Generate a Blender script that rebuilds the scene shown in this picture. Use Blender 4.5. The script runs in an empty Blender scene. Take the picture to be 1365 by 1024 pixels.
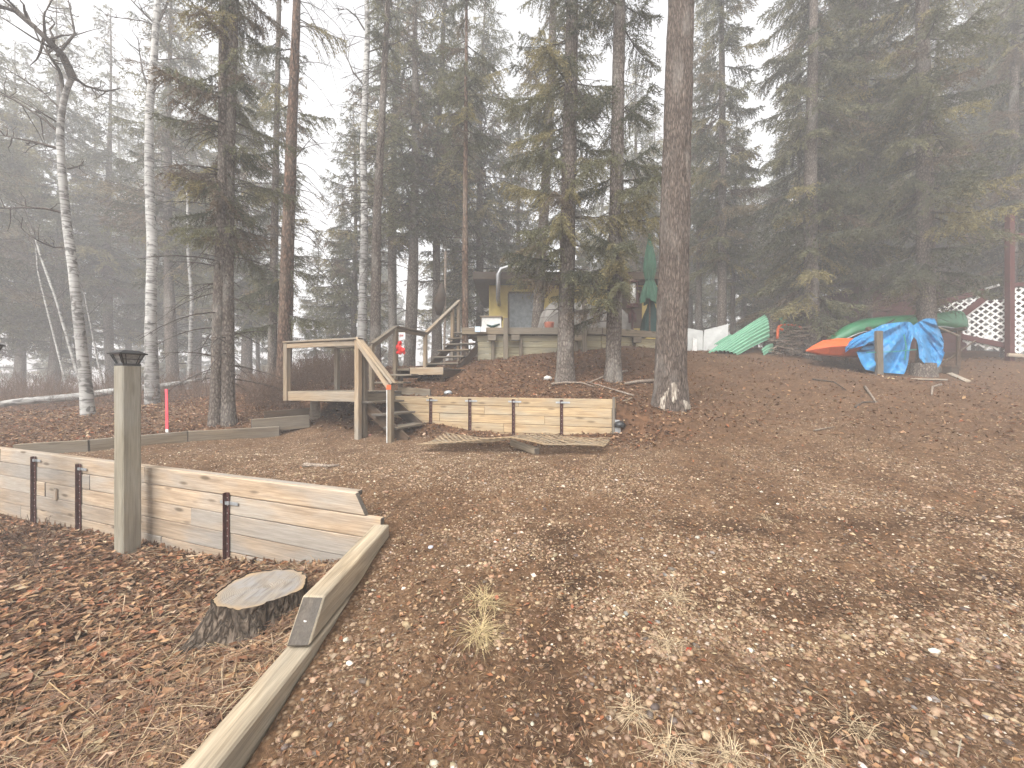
import bpy, bmesh, math, random
import numpy as np
from mathutils import Vector, Matrix

SC = bpy.context.scene
COL = SC.collection
random.seed(7)
rng = np.random.default_rng(11)

# ------------------------------------------------------------------ camera
EYE, FPX = 1.6, 530.0                      # eye height (m), focal length in photo pixels (1365 wide)
cam_d = bpy.data.cameras.new('camera')
cam = bpy.data.objects.new('camera', cam_d)
COL.objects.link(cam)
cam.location = (0, 0, EYE)
cam.rotation_euler = (math.radians(90), 0, 0)
cam_d.sensor_width = 36
cam_d.lens = 36 * FPX / 1365
cam_d.clip_start = 0.05
cam_d.clip_end = 600
SC.camera = cam

# ------------------------------------------------------------------ sky, sun, exposure
SUN_EL, SUN_AZ = math.radians(50), math.radians(-150)    # azimuth from +Y: behind the camera, left
world = bpy.data.worlds.new('World')
SC.world = world
world.use_nodes = True
wn, wl = world.node_tree.nodes, world.node_tree.links
wn.clear()
sky = wn.new('ShaderNodeTexSky')
sky.sky_type = 'NISHITA'
sky.sun_disc = False
sky.sun_elevation = SUN_EL
sky.sun_rotation = SUN_AZ
sky.dust_density = 4.0
sky.air_density = 1.0
sky.ozone_density = 1.0
hsv = wn.new('ShaderNodeHueSaturation')                  # overcast: nearly colourless sky
hsv.inputs['Saturation'].default_value = 0.06
bg = wn.new('ShaderNodeBackground')
bg.inputs['Strength'].default_value = 0.125
wo = wn.new('ShaderNodeOutputWorld')
wl.new(sky.outputs[0], hsv.inputs['Color'])
wl.new(hsv.outputs[0], bg.inputs['Color'])
wl.new(bg.outputs[0], wo.inputs['Surface'])

sun_d = bpy.data.lights.new('sun', 'SUN')
sun_d.energy = 1.5
sun_d.angle = math.radians(45)
sun_d.color = (1.0, 0.98, 0.95)
sun = bpy.data.objects.new('sun', sun_d)
COL.objects.link(sun)
sdir = Vector((math.sin(SUN_AZ) * math.cos(SUN_EL), math.cos(SUN_AZ) * math.cos(SUN_EL), math.sin(SUN_EL)))
sun.rotation_euler = sdir.to_track_quat('Z', 'Y').to_euler()
sun.location = (0, 0, 60)

SC.view_settings.view_transform = 'Standard'
SC.view_settings.look = 'None'
SC.view_settings.gamma = 1
SC.view_settings.use_curve_mapping = False
SC.view_settings.exposure = 1.7
HAZE = 0.0085

cy = SC.cycles
cy.use_denoising = True
cy.use_adaptive_sampling = True
cy.adaptive_threshold = 0.02
cy.max_bounces = 6
cy.diffuse_bounces = 3
cy.glossy_bounces = 2
cy.transmission_bounces = 4
cy.volume_bounces = 2
cy.transparent_max_bounces = 8
cy.caustics_reflective = False
cy.caustics_refractive = False

# ------------------------------------------------------------------ helpers
def P(px, py, d):
    """photo pixel + depth -> world point"""
    return Vector(((px - 682.5) / FPX * d, d, EYE - (py - 512) / FPX * d))

def _hash(i):
    i = i.astype(np.uint64)
    i = (i ^ (i >> np.uint64(15))) * np.uint64(0x2c1b3c6d)
    i = (i ^ (i >> np.uint64(12))) * np.uint64(0x297a2d39)
    i = i ^ (i >> np.uint64(15))
    return (i & np.uint64(0xffffff)).astype(np.float64) / float(0xffffff)

def noise3(p, seed=0):
    """value noise, p (n,3) -> (n,) 0..1"""
    p = np.asarray(p, float)
    f0 = np.floor(p)
    t = p - f0
    t = t * t * (3 - 2 * t)
    i = (f0 + 10000).astype(np.int64)
    out = np.zeros(len(p))
    for dx in (0, 1):
        for dy in (0, 1):
            for dz in (0, 1):
                k = (i[:, 0] + dx) * 73856093 + (i[:, 1] + dy) * 19349663 + (i[:, 2] + dz) * 83492791 + seed * 7919
                w = (t[:, 0] if dx else 1 - t[:, 0]) * (t[:, 1] if dy else 1 - t[:, 1]) * (t[:, 2] if dz else 1 - t[:, 2])
                out += w * _hash(k & 0x7fffffff)
    return out

def n2(x, y, s, seed=0):
    x = np.asarray(x, float)
    p = np.stack([x.ravel() * s, np.asarray(y, float).ravel() * s, np.full(x.size, seed * 3.7)], 1)
    return noise3(p, seed).reshape(x.shape)

def sstep(a, b, x):
    t = np.clip((x - a) / (b - a), 0, 1)
    return t * t * (3 - 2 * t)

def fastmesh(name, V, F, col=None, smooth=False):
    V = np.ascontiguousarray(V, dtype=np.float32).reshape(-1, 3)
    F = np.ascontiguousarray(F, dtype=np.int32)
    m, k = F.shape
    me = bpy.data.meshes.new(name)
    me.vertices.add(len(V))
    me.vertices.foreach_set('co', V.ravel())
    me.loops.add(m * k)
    me.loops.foreach_set('vertex_index', F.ravel())
    me.polygons.add(m)
    me.polygons.foreach_set('loop_start', np.arange(0, m * k, k, dtype=np.int32))
    if smooth:
        me.polygons.foreach_set('use_smooth', np.ones(m, dtype=bool))
    me.update(calc_edges=True)
    if col is not None:
        c = np.ones((len(V), 4), np.float32)
        c[:, :3] = col
        a = me.color_attributes.new('Col', 'FLOAT_COLOR', 'POINT')
        a.data.foreach_set('color', c.ravel())
    return me

class MB:
    def __init__(s):
        s.v, s.f = [], []
    def add(s, vs, fs):
        o = len(s.v)
        s.v += [tuple(v) for v in vs]
        s.f += [tuple(i + o for i in f) for f in fs]
        return s
    def box(s, c, size, rz=0, mat=None):
        M = mat or (Matrix.Translation(Vector(c)) @ Matrix.Rotation(rz, 4, 'Z'))
        x, y, z = [q / 2 for q in size]
        vs = [M @ Vector(p) for p in ((-x, -y, -z), (x, -y, -z), (x, y, -z), (-x, y, -z), (-x, -y, z), (x, -y, z), (x, y, z), (-x, y, z))]
        return s.add(vs, [(0, 3, 2, 1), (4, 5, 6, 7), (0, 1, 5, 4), (1, 2, 6, 5), (2, 3, 7, 6), (3, 0, 4, 7)])
    def tube(s, pts, radii, n=6, cap=True):
        pts = [Vector(p) for p in pts]
        if not hasattr(radii, '__len__'):
            radii = [radii] * len(pts)
        o = len(s.v)
        T0 = (pts[1] - pts[0]).normalized()
        ref = Vector((1, 0, 0)) if abs(T0.x) < 0.8 else Vector((0, 1, 0))
        for i, p in enumerate(pts):
            a = pts[max(i - 1, 0)]
            b = pts[min(i + 1, len(pts) - 1)]
            T = (b - a).normalized()
            X = (ref - T * ref.dot(T)).normalized()
            Y = T.cross(X)
            ref = X
            for k in range(n):
                t = 2 * math.pi * k / n
                s.v.append(tuple(p + (X * math.cos(t) + Y * math.sin(t)) * radii[i]))
        for i in range(len(pts) - 1):
            for k in range(n):
                a = o + i * n + k
                b = o + i * n + (k + 1) % n
                s.f.append((a, b, b + n, a + n))
        if cap:
            s.f.append(tuple(o + k for k in reversed(range(n))))
            e = o + (len(pts) - 1) * n
            s.f.append(tuple(e + k for k in range(n)))
        return s
    def lathe(s, prof, n=16, c=(0, 0, 0)):
        """prof: list of (r, z); closed at both ends"""
        o = len(s.v)
        for r, z in prof:
            for k in range(n):
                t = 2 * math.pi * k / n
                s.v.append((c[0] + r * math.cos(t), c[1] + r * math.sin(t), c[2] + z))
        for i in range(len(prof) - 1):
            for k in range(n):
                a, b = o + i * n + k, o + i * n + (k + 1) % n
                s.f.append((a, b, b + n, a + n))
        s.f.append(tuple(o + k for k in reversed(range(n))))
        e = o + (len(prof) - 1) * n
        s.f.append(tuple(e + k for k in range(n)))
        return s
    def build(s, name, mat, parent=None, smooth=False):
        """world-space vertices; the object's origin goes to the parent's, or to the mesh's own base"""
        me = bpy.data.meshes.new(name)
        V = np.array(s.v, float)
        if parent is not None:
            off = np.array(root_loc(parent))
        else:
            off = np.array([V[:, 0].mean(), V[:, 1].mean(), V[:, 2].min()])
        V = V - off
        me.from_pydata([tuple(v) for v in V], [], s.f)
        me.update()
        if smooth:
            me.polygons.foreach_set('use_smooth', [True] * len(me.polygons))
        return obj(name, me, mat, parent, None if parent is not None else off)

def root_loc(o):
    L = Vector((0, 0, 0))
    while o is not None:
        L += o.location
        o = o.parent
    return L

def obj(name, me, mat, parent=None, loc=None):
    o = bpy.data.objects.new(name, me)
    COL.objects.link(o)
    if mat is not None and not me.materials:
        me.materials.append(mat)
    if parent is not None:
        o.parent = parent
    if loc is not None:
        o.location = loc
    return o

def tag(o, label, cat, group=None):
    o['label'] = label
    o['category'] = cat
    if group:
        o['group'] = group
    return o

def thing(name, label, cat, loc, group=None):
    o = bpy.data.objects.new(name, None)
    o.empty_display_size = 0.2
    COL.objects.link(o)
    o.location = loc
    return tag(o, label, cat, group)

def board_mesh(L, w, t, bev=0.006, cut0=None, cut1=None):
    """a plank along local X (0..L), height w along Z (centred), thickness t along Y (centred)"""
    bm = bmesh.new()
    n = 3
    ring = [(-t / 2, -w / 2), (t / 2, -w / 2), (t / 2, w / 2), (-t / 2, w / 2)]
    rows = []
    for i in range(n + 1):
        x = L * i / n
        row = []
        for (y, z) in ring:
            xx = x
            if i == 0 and cut0:
                xx = cut0 * (z / w + .5)
            if i == n and cut1:
                xx = L - cut1 * (z / w + .5)
            j = 0.0025
            row.append(bm.verts.new((xx, y + random.uniform(-j, j), z + random.uniform(-j, j))))
        rows.append(row)
    for i in range(n):
        for k in range(4):
            bm.faces.new((rows[i][k], rows[i + 1][k], rows[i + 1][(k + 1) % 4], rows[i][(k + 1) % 4]))
    bm.faces.new(rows[0][::1])
    bm.faces.new(rows[n][::-1])
    bmesh.ops.recalc_face_normals(bm, faces=bm.faces)
    if bev:
        es = [e for e in bm.edges if e.calc_face_angle(0) > 0.6]
        bmesh.ops.bevel(bm, geom=es, offset=min(bev, t * .3, w * .3), segments=1, affect='EDGES')
    for fc in bm.faces:
        fc.material_index = 1 if abs(fc.normal.x) > .55 else 0
    me = bpy.data.meshes.new('plank')
    bm.to_mesh(me)
    bm.free()
    return me

def board(name, p0, p1, w, t, mat, parent, up=(0, 0, 1), bev=0.006, cut0=None, cut1=None):
    """a plank from p0 to p1 (centre line, world space): w across 'up', t across the third axis"""
    p0, p1 = Vector(p0), Vector(p1)
    X = (p1 - p0)
    L = X.length
    X.normalize()
    Z = Vector(up)
    Z = (Z - X * Z.dot(X)).normalized()
    Y = Z.cross(X)
    me = board_mesh(L, w, t, bev, cut0, cut1)
    o = obj(name, me, mat, parent)
    me.materials.append(M['endgrain'] if mat.name in WOODS else mat)
    MX = Matrix((X, Y, Z)).transposed().to_4x4()
    base = root_loc(parent) if parent is not None else Vector((0, 0, 0))
    MX.translation = p0 - base
    o.matrix_local = MX
    return o

# ------------------------------------------------------------------ materials
def newmat(name, rough=0.8, spec=0.3):
    m = bpy.data.materials.new(name)
    m.use_nodes = True
    b = m.node_tree.nodes['Principled BSDF']
    b.inputs['Roughness'].default_value = rough
    b.inputs['Specular IOR Level'].default_value = spec
    return m, m.node_tree.nodes, m.node_tree.links, b

def mixc(n, l, fac, a, b, mode='MIX'):
    x = n.new('ShaderNodeMix')
    x.data_type = 'RGBA'
    x.blend_type = mode
    for sock, v in ((x.inputs[0], fac), (x.inputs[6], a), (x.inputs[7], b)):
        if hasattr(v, 'links') or isinstance(v, bpy.types.NodeSocket):
            l.new(v, sock)
        elif isinstance(v, tuple):
            sock.default_value = (*v[:3], 1)
        else:
            sock.default_value = v
    return x.outputs[2]

def ramp(n, l, src, a, b, c0=(0, 0, 0), c1=(1, 1, 1)):
    r = n.new('ShaderNodeValToRGB')
    r.color_ramp.elements[0].position = a
    r.color_ramp.elements[1].position = b
    r.color_ramp.elements[0].color = (*c0, 1)
    r.color_ramp.elements[1].color = (*c1, 1)
    l.new(src, r.inputs[0])
    return r.outputs[0]

def noisetex(n, l, vec, scale=1.0, detail=4, dist=0.0, rough=.55):
    t = n.new('ShaderNodeTexNoise')
    t.inputs['Scale'].default_value = scale
    t.inputs['Detail'].default_value = detail
    t.inputs['Distortion'].default_value = dist
    t.inputs['Roughness'].default_value = rough
    if vec is not None:
        l.new(vec, t.inputs['Vector'])
    return t.outputs['Fac']

def coords(n, l, scale=(1, 1, 1), rand=True):
    tc = n.new('ShaderNodeTexCoord')
    v = tc.outputs['Object']
    if rand:
        oi = n.new('ShaderNodeObjectInfo')
        mu = n.new('ShaderNodeVectorMath')
        mu.operation = 'SCALE'
        mu.inputs[0].default_value = (37, 11, 23)
        l.new(oi.outputs['Random'], mu.inputs['Scale'])
        ad = n.new('ShaderNodeVectorMath')
        ad.operation = 'ADD'
        l.new(v, ad.inputs[0])
        l.new(mu.outputs[0], ad.inputs[1])
        v = ad.outputs[0]
    mp = n.new('ShaderNodeMapping')
    mp.inputs['Scale'].default_value = scale
    l.new(v, mp.inputs['Vector'])
    return mp.outputs[0]

def bump(n, l, b, src, strength=.4, dist=.01):
    bp = n.new('ShaderNodeBump')
    bp.inputs['Strength'].default_value = strength
    bp.inputs['Distance'].default_value = dist
    l.new(src, bp.inputs['Height'])
    l.new(bp.outputs[0], b.inputs['Normal'])

def wood(name, light, dark, grey, greyamt=.5, knots=.8, tint=.35):
    m, n, l, b = newmat(name, .85, .2)
    g = noisetex(n, l, coords(n, l, (1.3, 26, 26)), 1, 6, .8, .6)
    fine = noisetex(n, l, coords(n, l, (5, 120, 120)), 1, 3, .2)
    c = mixc(n, l, ramp(n, l, g, .36, .66), dark, light)
    blotch = noisetex(n, l, coords(n, l, (.9, 3.2, 3.2)), 1, 4, .3)
    c = mixc(n, l, ramp(n, l, blotch, .52 - .2 * greyamt, .78 - .25 * greyamt), c, mixc(n, l, g, tuple(q * .72 for q in grey), grey))
    c = mixc(n, l, ramp(n, l, fine, .3, .7), mixc(n, l, 1.0, c, (.72, .7, .68), 'MULTIPLY'), c)
    if knots:
        vo = n.new('ShaderNodeTexVoronoi')
        vo.inputs['Scale'].default_value = 1
        l.new(coords(n, l, (1.9, 7, 7)), vo.inputs['Vector'])
        k = ramp(n, l, vo.outputs['Distance'], .09, .19, (knots,) * 3, (0, 0, 0))
        c = mixc(n, l, k, c, tuple(q * .35 for q in dark))
    oi = n.new('ShaderNodeObjectInfo')
    c2 = mixc(n, l, 1.0, c, ramp(n, l, oi.outputs['Random'], 0, 1, (1 - tint,) * 3, (1.1, 1.06, 1.0)), 'MULTIPLY')
    l.new(c2, b.inputs['Base Color'])
    bump(n, l, b, g, .5, .006)
    return m

def flat(name, c, rough=.6, var=.25, scale=6, spec=.3, metal=0, bumpd=.003):
    m, n, l, b = newmat(name, rough, spec)
    t = noisetex(n, l, coords(n, l, (1, 1, 1)), scale, 6, .3, .65)
    cc = mixc(n, l, ramp(n, l, t, .3, .7), tuple(q * (1 - var) for q in c), tuple(min(1, q * (1 + var * .5)) for q in c))
    l.new(cc, b.inputs['Base Color'])
    b.inputs['Metallic'].default_value = metal
    bump(n, l, b, t, .3, bumpd)
    return m

def attrmat(name, rough=.85, spec=.2, transl=0.0, var=None):
    m, n, l, b = newmat(name, rough, spec)
    a = n.new('ShaderNodeAttribute')
    a.attribute_name = 'Col'
    c = a.outputs['Color']
    if var:
        t = noisetex(n, l, coords(n, l, (1, 1, 1), False), var, 3)
        c = mixc(n, l, 1.0, c, ramp(n, l, t, .3, .75, (.7,) * 3, (1.15,) * 3), 'MULTIPLY')
    l.new(c, b.inputs['Base Color'])
    if transl:
        tr = n.new('ShaderNodeBsdfTranslucent')
        l.new(c, tr.inputs['Color'])
        mx = n.new('ShaderNodeMixShader')
        mx.inputs[0].default_value = transl
        out = [q for q in n if q.type == 'OUTPUT_MATERIAL'][0]
        l.new(b.outputs[0], mx.inputs[1])
        l.new(tr.outputs[0], mx.inputs[2])
        l.new(mx.outputs[0], out.inputs['Surface'])
    return m

def bark(name, c_lo, c_hi, scale=(14, 14, 3.2), lichen=(.3, .31, .28), lich=.35, bd=.03):
    m, n, l, b = newmat(name, .95, .1)
    v = coords(n, l, scale)
    vo = n.new('ShaderNodeTexVoronoi')
    vo.feature = 'DISTANCE_TO_EDGE'
    vo.inputs['Scale'].default_value = 1
    dn = n.new('ShaderNodeTexNoise')
    dn.inputs['Scale'].default_value = 2.0
    l.new(v, dn.inputs['Vector'])
    ad = n.new('ShaderNodeVectorMath')
    ad.operation = 'MULTIPLY_ADD'
    ad.inputs[1].default_value = (.9, .9, .9)
    l.new(dn.outputs['Color'], ad.inputs[0])
    l.new(v, ad.inputs[2])
    l.new(ad.outputs[0], vo.inputs['Vector'])
    e = ramp(n, l, vo.outputs['Distance'], .0, .28)
    big = noisetex(n, l, coords(n, l, (2.2, 2.2, .9)), 1, 5, .4)
    fine = noisetex(n, l, coords(n, l, (30, 30, 12)), 1, 4, .2)
    c = mixc(n, l, e, c_lo, c_hi)
    c = mixc(n, l, ramp(n, l, big, .52, .72, (0, 0, 0), (lich,) * 3), c, lichen)
    c = mixc(n, l, 1.0, c, ramp(n, l, fine, .25, .75, (.6,) * 3, (1.25,) * 3), 'MULTIPLY')
    l.new(c, b.inputs['Base Color'])
    bump(n, l, b, mixc(n, l, .35, e, fine), .9, bd)
    return m

def birchbark(name):
    m, n, l, b = newmat(name, .75, .25)
    band = noisetex(n, l, coords(n, l, (2.2, 2.2, 24)), 1, 4, .25, .6)
    spot = noisetex(n, l, coords(n, l, (5, 5, 7)), 1, 4, .5)
    big = noisetex(n, l, coords(n, l, (.8, .8, .55)), 1, 3, .2)
    c = mixc(n, l, ramp(n, l, big, .35, .7), (.27, .26, .245), (.50, .49, .46))
    c = mixc(n, l, ramp(n, l, band, .50, .62, (0, 0, 0), (.8,) * 3), c, (.09, .08, .07))
    c = mixc(n, l, ramp(n, l, spot, .54, .63, (0, 0, 0), (.85,) * 3), c, (.06, .055, .05))
    l.new(c, b.inputs['Base Color'])
    bump(n, l, b, band, .4, .006)
    return m

M = {}
WOODS = {'front_plank', 'timber', 'grey_wood', 'rail'}
M['front_plank'] = wood('front_plank', (.54, .425, .31), (.33, .25, .175), (.44, .40, .35), .6, .9, .22)
M['back_plank'] = wood('back_plank', (.55, .425, .265), (.38, .275, .165), (.45, .40, .31), .35, .7, .22)
M['timber'] = wood('timber', (.54, .45, .325), (.27, .215, .145), (.38, .34, .27), .6, .4, .1)
M['post_green'] = wood('post_green', (.31, .285, .225), (.22, .20, .155), (.34, .325, .28), .6, .3, .1)
M['rail'] = wood('rail', (.47, .375, .265), (.30, .225, .15), (.37, .335, .285), .5, .5, .25)
M['grey_wood'] = wood('grey_wood', (.27, .225, .165), (.15, .12, .085), (.24, .215, .18), .6, .4, .3)
M['deck_base'] = wood('deck_base', (.45, .41, .28), (.32, .28, .18), (.36, .34, .26), .5, .3, .2)
M['dark_wood'] = wood('dark_wood', (.13, .085, .055), (.07, .048, .032), (.12, .1, .08), .4, .3, .3)
M['endgrain'] = wood('endgrain', (.14, .12, .10), (.07, .06, .05), (.12, .11, .10), .5, .2, .1)
M['rust'] = flat('rust', (.075, .028, .022), .8, .5, 30)
M['galv'] = flat('galv', (.42, .44, .45), .45, .2, 12, .5, .6)
M['bolt'] = flat('bolt', (.5, .48, .45), .5, .2, 12, .5, .5)
M['black'] = flat('black', (.012, .012, .013), .4, .3, 20, .5)
M['glass'] = flat('glass', (.25, .25, .24), .15, .4, 40, .6)
M['pink'] = flat('pink', (.85, .09, .12), .55, .15, 8)
M['white'] = flat('white', (.68, .67, .64), .6, .2, 9)
M['lattice_white'] = flat('lattice_white', (.74, .73, .70), .6, .15, 9)
M['red'] = flat('red', (.70, .04, .035), .5, .2, 9)
M['redbrown'] = flat('redbrown', (.085, .027, .023), .7, .25, 6)
M['yellow'] = flat('yellow', (.52, .40, .13), .75, .2, 3)
M['curtain'] = flat('curtain', (.16, .175, .18), .4, .5, 7)
M['roof'] = flat('roof', (.075, .055, .042), .9, .3, 5)
M['bluetarp'] = flat('bluetarp', (.03, .205, .43), .42, .35, 5, .4)
M['greytarp'] = flat('greytarp', (.19, .175, .155), .6, .3, 4)
M['canoe'] = flat('canoe', (.018, .13, .055), .42, .3, 4, .5)
M['orange'] = flat('orange', (.56, .095, .02), .5, .2, 6, .4)
M['mint'] = flat('mint', (.17, .36, .24), .45, .2, 5, .4)
M['umbrella'] = flat('umbrella', (.045, .12, .075), .8, .3, 8)
M['darkgreen'] = flat('darkgreen', (.012, .05, .045), .8, .3, 8)
M['panelwhite'] = flat('panelwhite', (.42, .42, .40), .7, .2, 3)
M['maroon'] = flat('maroon', (.06, .022, .022), .5, .3, 8)
M['bluecard'] = flat('bluecard', (.55, .68, .78), .5, .1, 8)
M['pipe'] = flat('pipe', (.36, .36, .36), .45, .3, 9, .5, .8)
M['stone'] = flat('stone', (.55, .53, .49), .8, .25, 20)
M['rope'] = flat('rope', (.02, .22, .17), .7, .2, 8)
M['ink'] = flat('ink', (.35, .06, .06), .6, .2, 8)
M['bark_poplar'] = bark('bark_poplar', (.065, .05, .041), (.19, .152, .125), (38, 38, 6.5), (.33, .305, .27), .6, .02)
M['bark_spruce'] = bark('bark_spruce', (.07, .056, .047), (.215, .182, .152), (22, 22, 10), (.33, .315, .28), .6, .02)
M['bark_brown'] = bark('bark_brown', (.055, .035, .026), (.20, .13, .09), (16, 16, 6), (.30, .26, .21), .35, .02)
M['bark_stump'] = bark('bark_stump', (.035, .026, .019), (.17, .132, .10), (18, 18, 7), (.20, .17, .14), .4, .03)
M['birch'] = birchbark('birch')
M['scar'] = wood('scar', (.50, .43, .34), (.30, .25, .20), (.35, .32, .28), .5, .2, .1)
M['twig'] = bark('twig', (.05, .04, .034), (.13, .11, .092), (30, 30, 30), (.2, .2, .18), .4, .004)
M['paletwig'] = bark('paletwig', (.17, .13, .10), (.36, .30, .24), (30, 30, 30), (.3, .28, .25), .3, .004)
M['needles'] = attrmat('needles', .75, .2, .35)
M['leaf'] = attrmat('leaf', .75, .25, .12)
M['pebble'] = attrmat('pebble', .6, .35, 0, 60)
M['straw'] = attrmat('straw', .8, .2, .1)

# stump top: growth rings about its local centre
def stumptop():
    m, n, l, b = newmat('stump_top', .85, .2)
    v = coords(n, l, (1, 1, 1), False)
    w = n.new('ShaderNodeTexWave')
    w.wave_type = 'RINGS'
    w.rings_direction = 'Z'
    w.inputs['Scale'].default_value = 26
    w.inputs['Distortion'].default_value = 5
    w.inputs['Detail'].default_value = 3
    l.new(v, w.inputs['Vector'])
    big = noisetex(n, l, v, 7, 5, .4)
    saw = noisetex(n, l, coords(n, l, (34, 5, 5), False), 1, 5, .6)
    c = mixc(n, l, w.outputs['Fac'], (.20, .165, .13), (.27, .235, .19))
    c = mixc(n, l, ramp(n, l, big, .42, .62), c, (.24, .225, .21))
    c = mixc(n, l, ramp(n, l, saw, .50, .72, (0, 0, 0), (.75,) * 3), c, (.12, .10, .085))
    ln = n.new('ShaderNodeVectorMath')
    ln.operation = 'LENGTH'
    l.new(v, ln.inputs[0])
    c = mixc(n, l, ramp(n, l, ln.outputs['Value'], .23, .285), c, (.33, .23, .13))
    l.new(c, b.inputs['Base Color'])
    bump(n, l, b, saw, .5, .006)
    return m
M['stump_top'] = stumptop()

def groundmat():
    m, n, l, b = newmat('ground', .95, .15)
    a = n.new('ShaderNodeAttribute')
    a.attribute_name = 'Col'                     # r: gravel share, g: leaf share, b: damp soil
    sp = n.new('ShaderNodeSeparateColor')
    l.new(a.outputs['Color'], sp.inputs[0])
    v = coords(n, l, (1, 1, 1), False)
    n1 = noisetex(n, l, v, 1.3, 5, .3)
    n2_ = noisetex(n, l, v, 9, 6, .3, .7)
    n3_ = noisetex(n, l, v, 55, 4, .2, .7)
    soil = mixc(n, l, ramp(n, l, n2_, .35, .68), (.048, .028, .016), (.155, .088, .047))
    soil = mixc(n, l, ramp(n, l, n3_, .45, .75, (0, 0, 0), (.7,) * 3), soil, (.28, .168, .092))
    # gravel flecks
    vo = n.new('ShaderNodeTexVoronoi')
    vo.inputs['Scale'].default_value = 36
    l.new(v, vo.inputs['Vector'])
    dot = ramp(n, l, vo.outputs['Distance'], .18, .5, (1, 1, 1), (0, 0, 0))
    sepc = n.new('ShaderNodeSeparateColor')
    l.new(vo.outputs['Color'], sepc.inputs[0])
    stone = mixc(n, l, sepc.outputs[0], (.14, .09, .055), (.40, .29, .19))
    mu = n.new('ShaderNodeMath')
    mu.operation = 'MULTIPLY'
    l.new(dot, mu.inputs[0])
    l.new(sp.outputs[0], mu.inputs[1])
    c = mixc(n, l, mu.outputs[0], soil, stone)
    # leaf litter tint
    vl = n.new('ShaderNodeTexVoronoi')
    vl.inputs['Scale'].default_value = 15
    l.new(v, vl.inputs['Vector'])
    sl = n.new('ShaderNodeSeparateColor')
    l.new(vl.outputs['Color'], sl.inputs[0])
    lf = mixc(n, l, sl.outputs[1], (.070, .036, .020), (.20, .108, .058))
    lf = mixc(n, l, n2_, mixc(n, l, 1.0, lf, (.5, .48, .46), 'MULTIPLY'), lf)
    c = mixc(n, l, sp.outputs[1], c, lf)
    c = mixc(n, l, ramp(n, l, n1, .35, .7), mixc(n, l, 1.0, c, (.75, .72, .7), 'MULTIPLY'), c)
    c = mixc(n, l, sp.outputs[2], c, mixc(n, l, 1.0, c, (.64, .62, .61), 'MULTIPLY'))
    l.new(c, b.inputs['Base Color'])
    h = mixc(n, l, .5, n3_, n2_)
    h = mixc(n, l, mu.outputs[0], h, (1, 1, 1))
    bump(n, l, b, h, .8, .02)
    return m
M['ground'] = groundmat()
#PART2
# ------------------------------------------------------------------ terrain
YAW = math.radians(21)
UX, UY = math.cos(YAW), -math.sin(YAW)          # along the retaining walls, rightwards and nearer
VX, VY = math.sin(YAW), math.cos(YAW)           # across them, away from the camera
U3, V3, Z3 = Vector((UX, UY, 0)), Vector((VX, VY, 0)), Vector((0, 0, 1))
FW = Vector((-1.27, 3.33, 0))                   # right end of the front wall
BW = Vector((1.71, 6.80, 0))                    # right end of the back wall
TX = -1.07                                      # border timbers run along y at this x

def rbf(pts):
    pts = np.array(pts, float)
    A = pts[:, :2]
    def k(r):
        return np.sqrt(r * r + .3)
    n = len(A)
    D = np.linalg.norm(A[:, None] - A[None], axis=2)
    Mx = np.zeros((n + 3, n + 3))
    Mx[:n, :n] = k(D) - 0.02 * np.eye(n)
    Mx[:n, n] = 1
    Mx[:n, n + 1:] = A
    Mx[n, :n] = 1
    Mx[n + 1:, :n] = A.T
    w = np.linalg.solve(Mx, np.concatenate([pts[:, 2], [0, 0, 0]]))
    def f(x, y):
        x, y = np.asarray(x, float), np.asarray(y, float)
        out = w[n] + w[n + 1] * x + w[n + 2] * y
        for i in range(n):
            out = out + w[i] * k(np.hypot(x - A[i, 0], y - A[i, 1]))
        return out
    return f

far_pts = [(5, 6, .98), (8, 6, .95), (10.7, 11, 1.9), (6.6, 13, 2.62), (16, 13, 2.55), (8.7, 12.4, 2.4), (7, 20, 3.2), (15, 20, 3.2), (0, 20, 3.1),
           (10, 35, 4.2), (30, 35, 4.2), (-5, 20, 2.4), (0, 35, 3.6), (40, 60, 4.6), (0, 60, 4.2), (14, 7, 1.15), (25, 15, 2.4),
           (-10, 20, 1.6), (-25, 20, 1.1), (-40, 40, 1.3), (-15, 40, 2.0), (-30, 60, 1.5), (60, 0, .2), (30, 0, .1), (80, 120, 5), (-80, 120, 2), (-90, 0, 0),
           (0, 120, 4.5), (0, -5, -.4), (10, -5, -.4), (-10, -5, -.6), (0, -50, -1.5), (60, -50, -1.5), (-60, -50, -2),
           (0, 0, -.03), (-1, 1.4, .17), (0, 1.5, .16), (2, 1.5, .15), (4, 1.5, .12), (-1, 3.2, .37), (.5, 3, .36), (3, 3, .40), (6, 3, .42),
           (2.8, 7, 1.13), (3.9, 9.2, 1.75)]
R1 = rbf(far_pts + [(-1.5, 4.2, .54), (0, 5, .60), (1.9, 6.4, .70), (-3, 5.5, .56), (-5, 5.8, .56), (-6.8, 5.9, .58), (-9, 6.5, .6), (-2.5, 7.3, .57),
                    (-4.5, 7.9, .62), (0, 7, .55), (-.6, 6.2, .55), (1.4, 5.6, .62), (-9, 9, .87), (-5.4, 8.0, .80), (-12, 12, 1.15), (-8, 12, 1.2), (-5.4, 10, 1.5), (-4, 9.6, 1.45), (-4.5, 12, 2.0)])
R2 = rbf(far_pts + [(-2.6, 8.5, 1.27), (1.7, 6.85, 1.25), (-.3, 7.6, 1.27), (1.2, 9, 1.67), (.15, 10.3, 2.1), (1.1, 11.2, 2.45), (-.9, 11.2, 2.22),
                    (3.4, 11.3, 2.58), (-2.0, 9.6, 1.78), (-1.5, 10.6, 2.05), (2.4, 7.6, 1.32), (2.2, 13, 2.8)])
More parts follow.
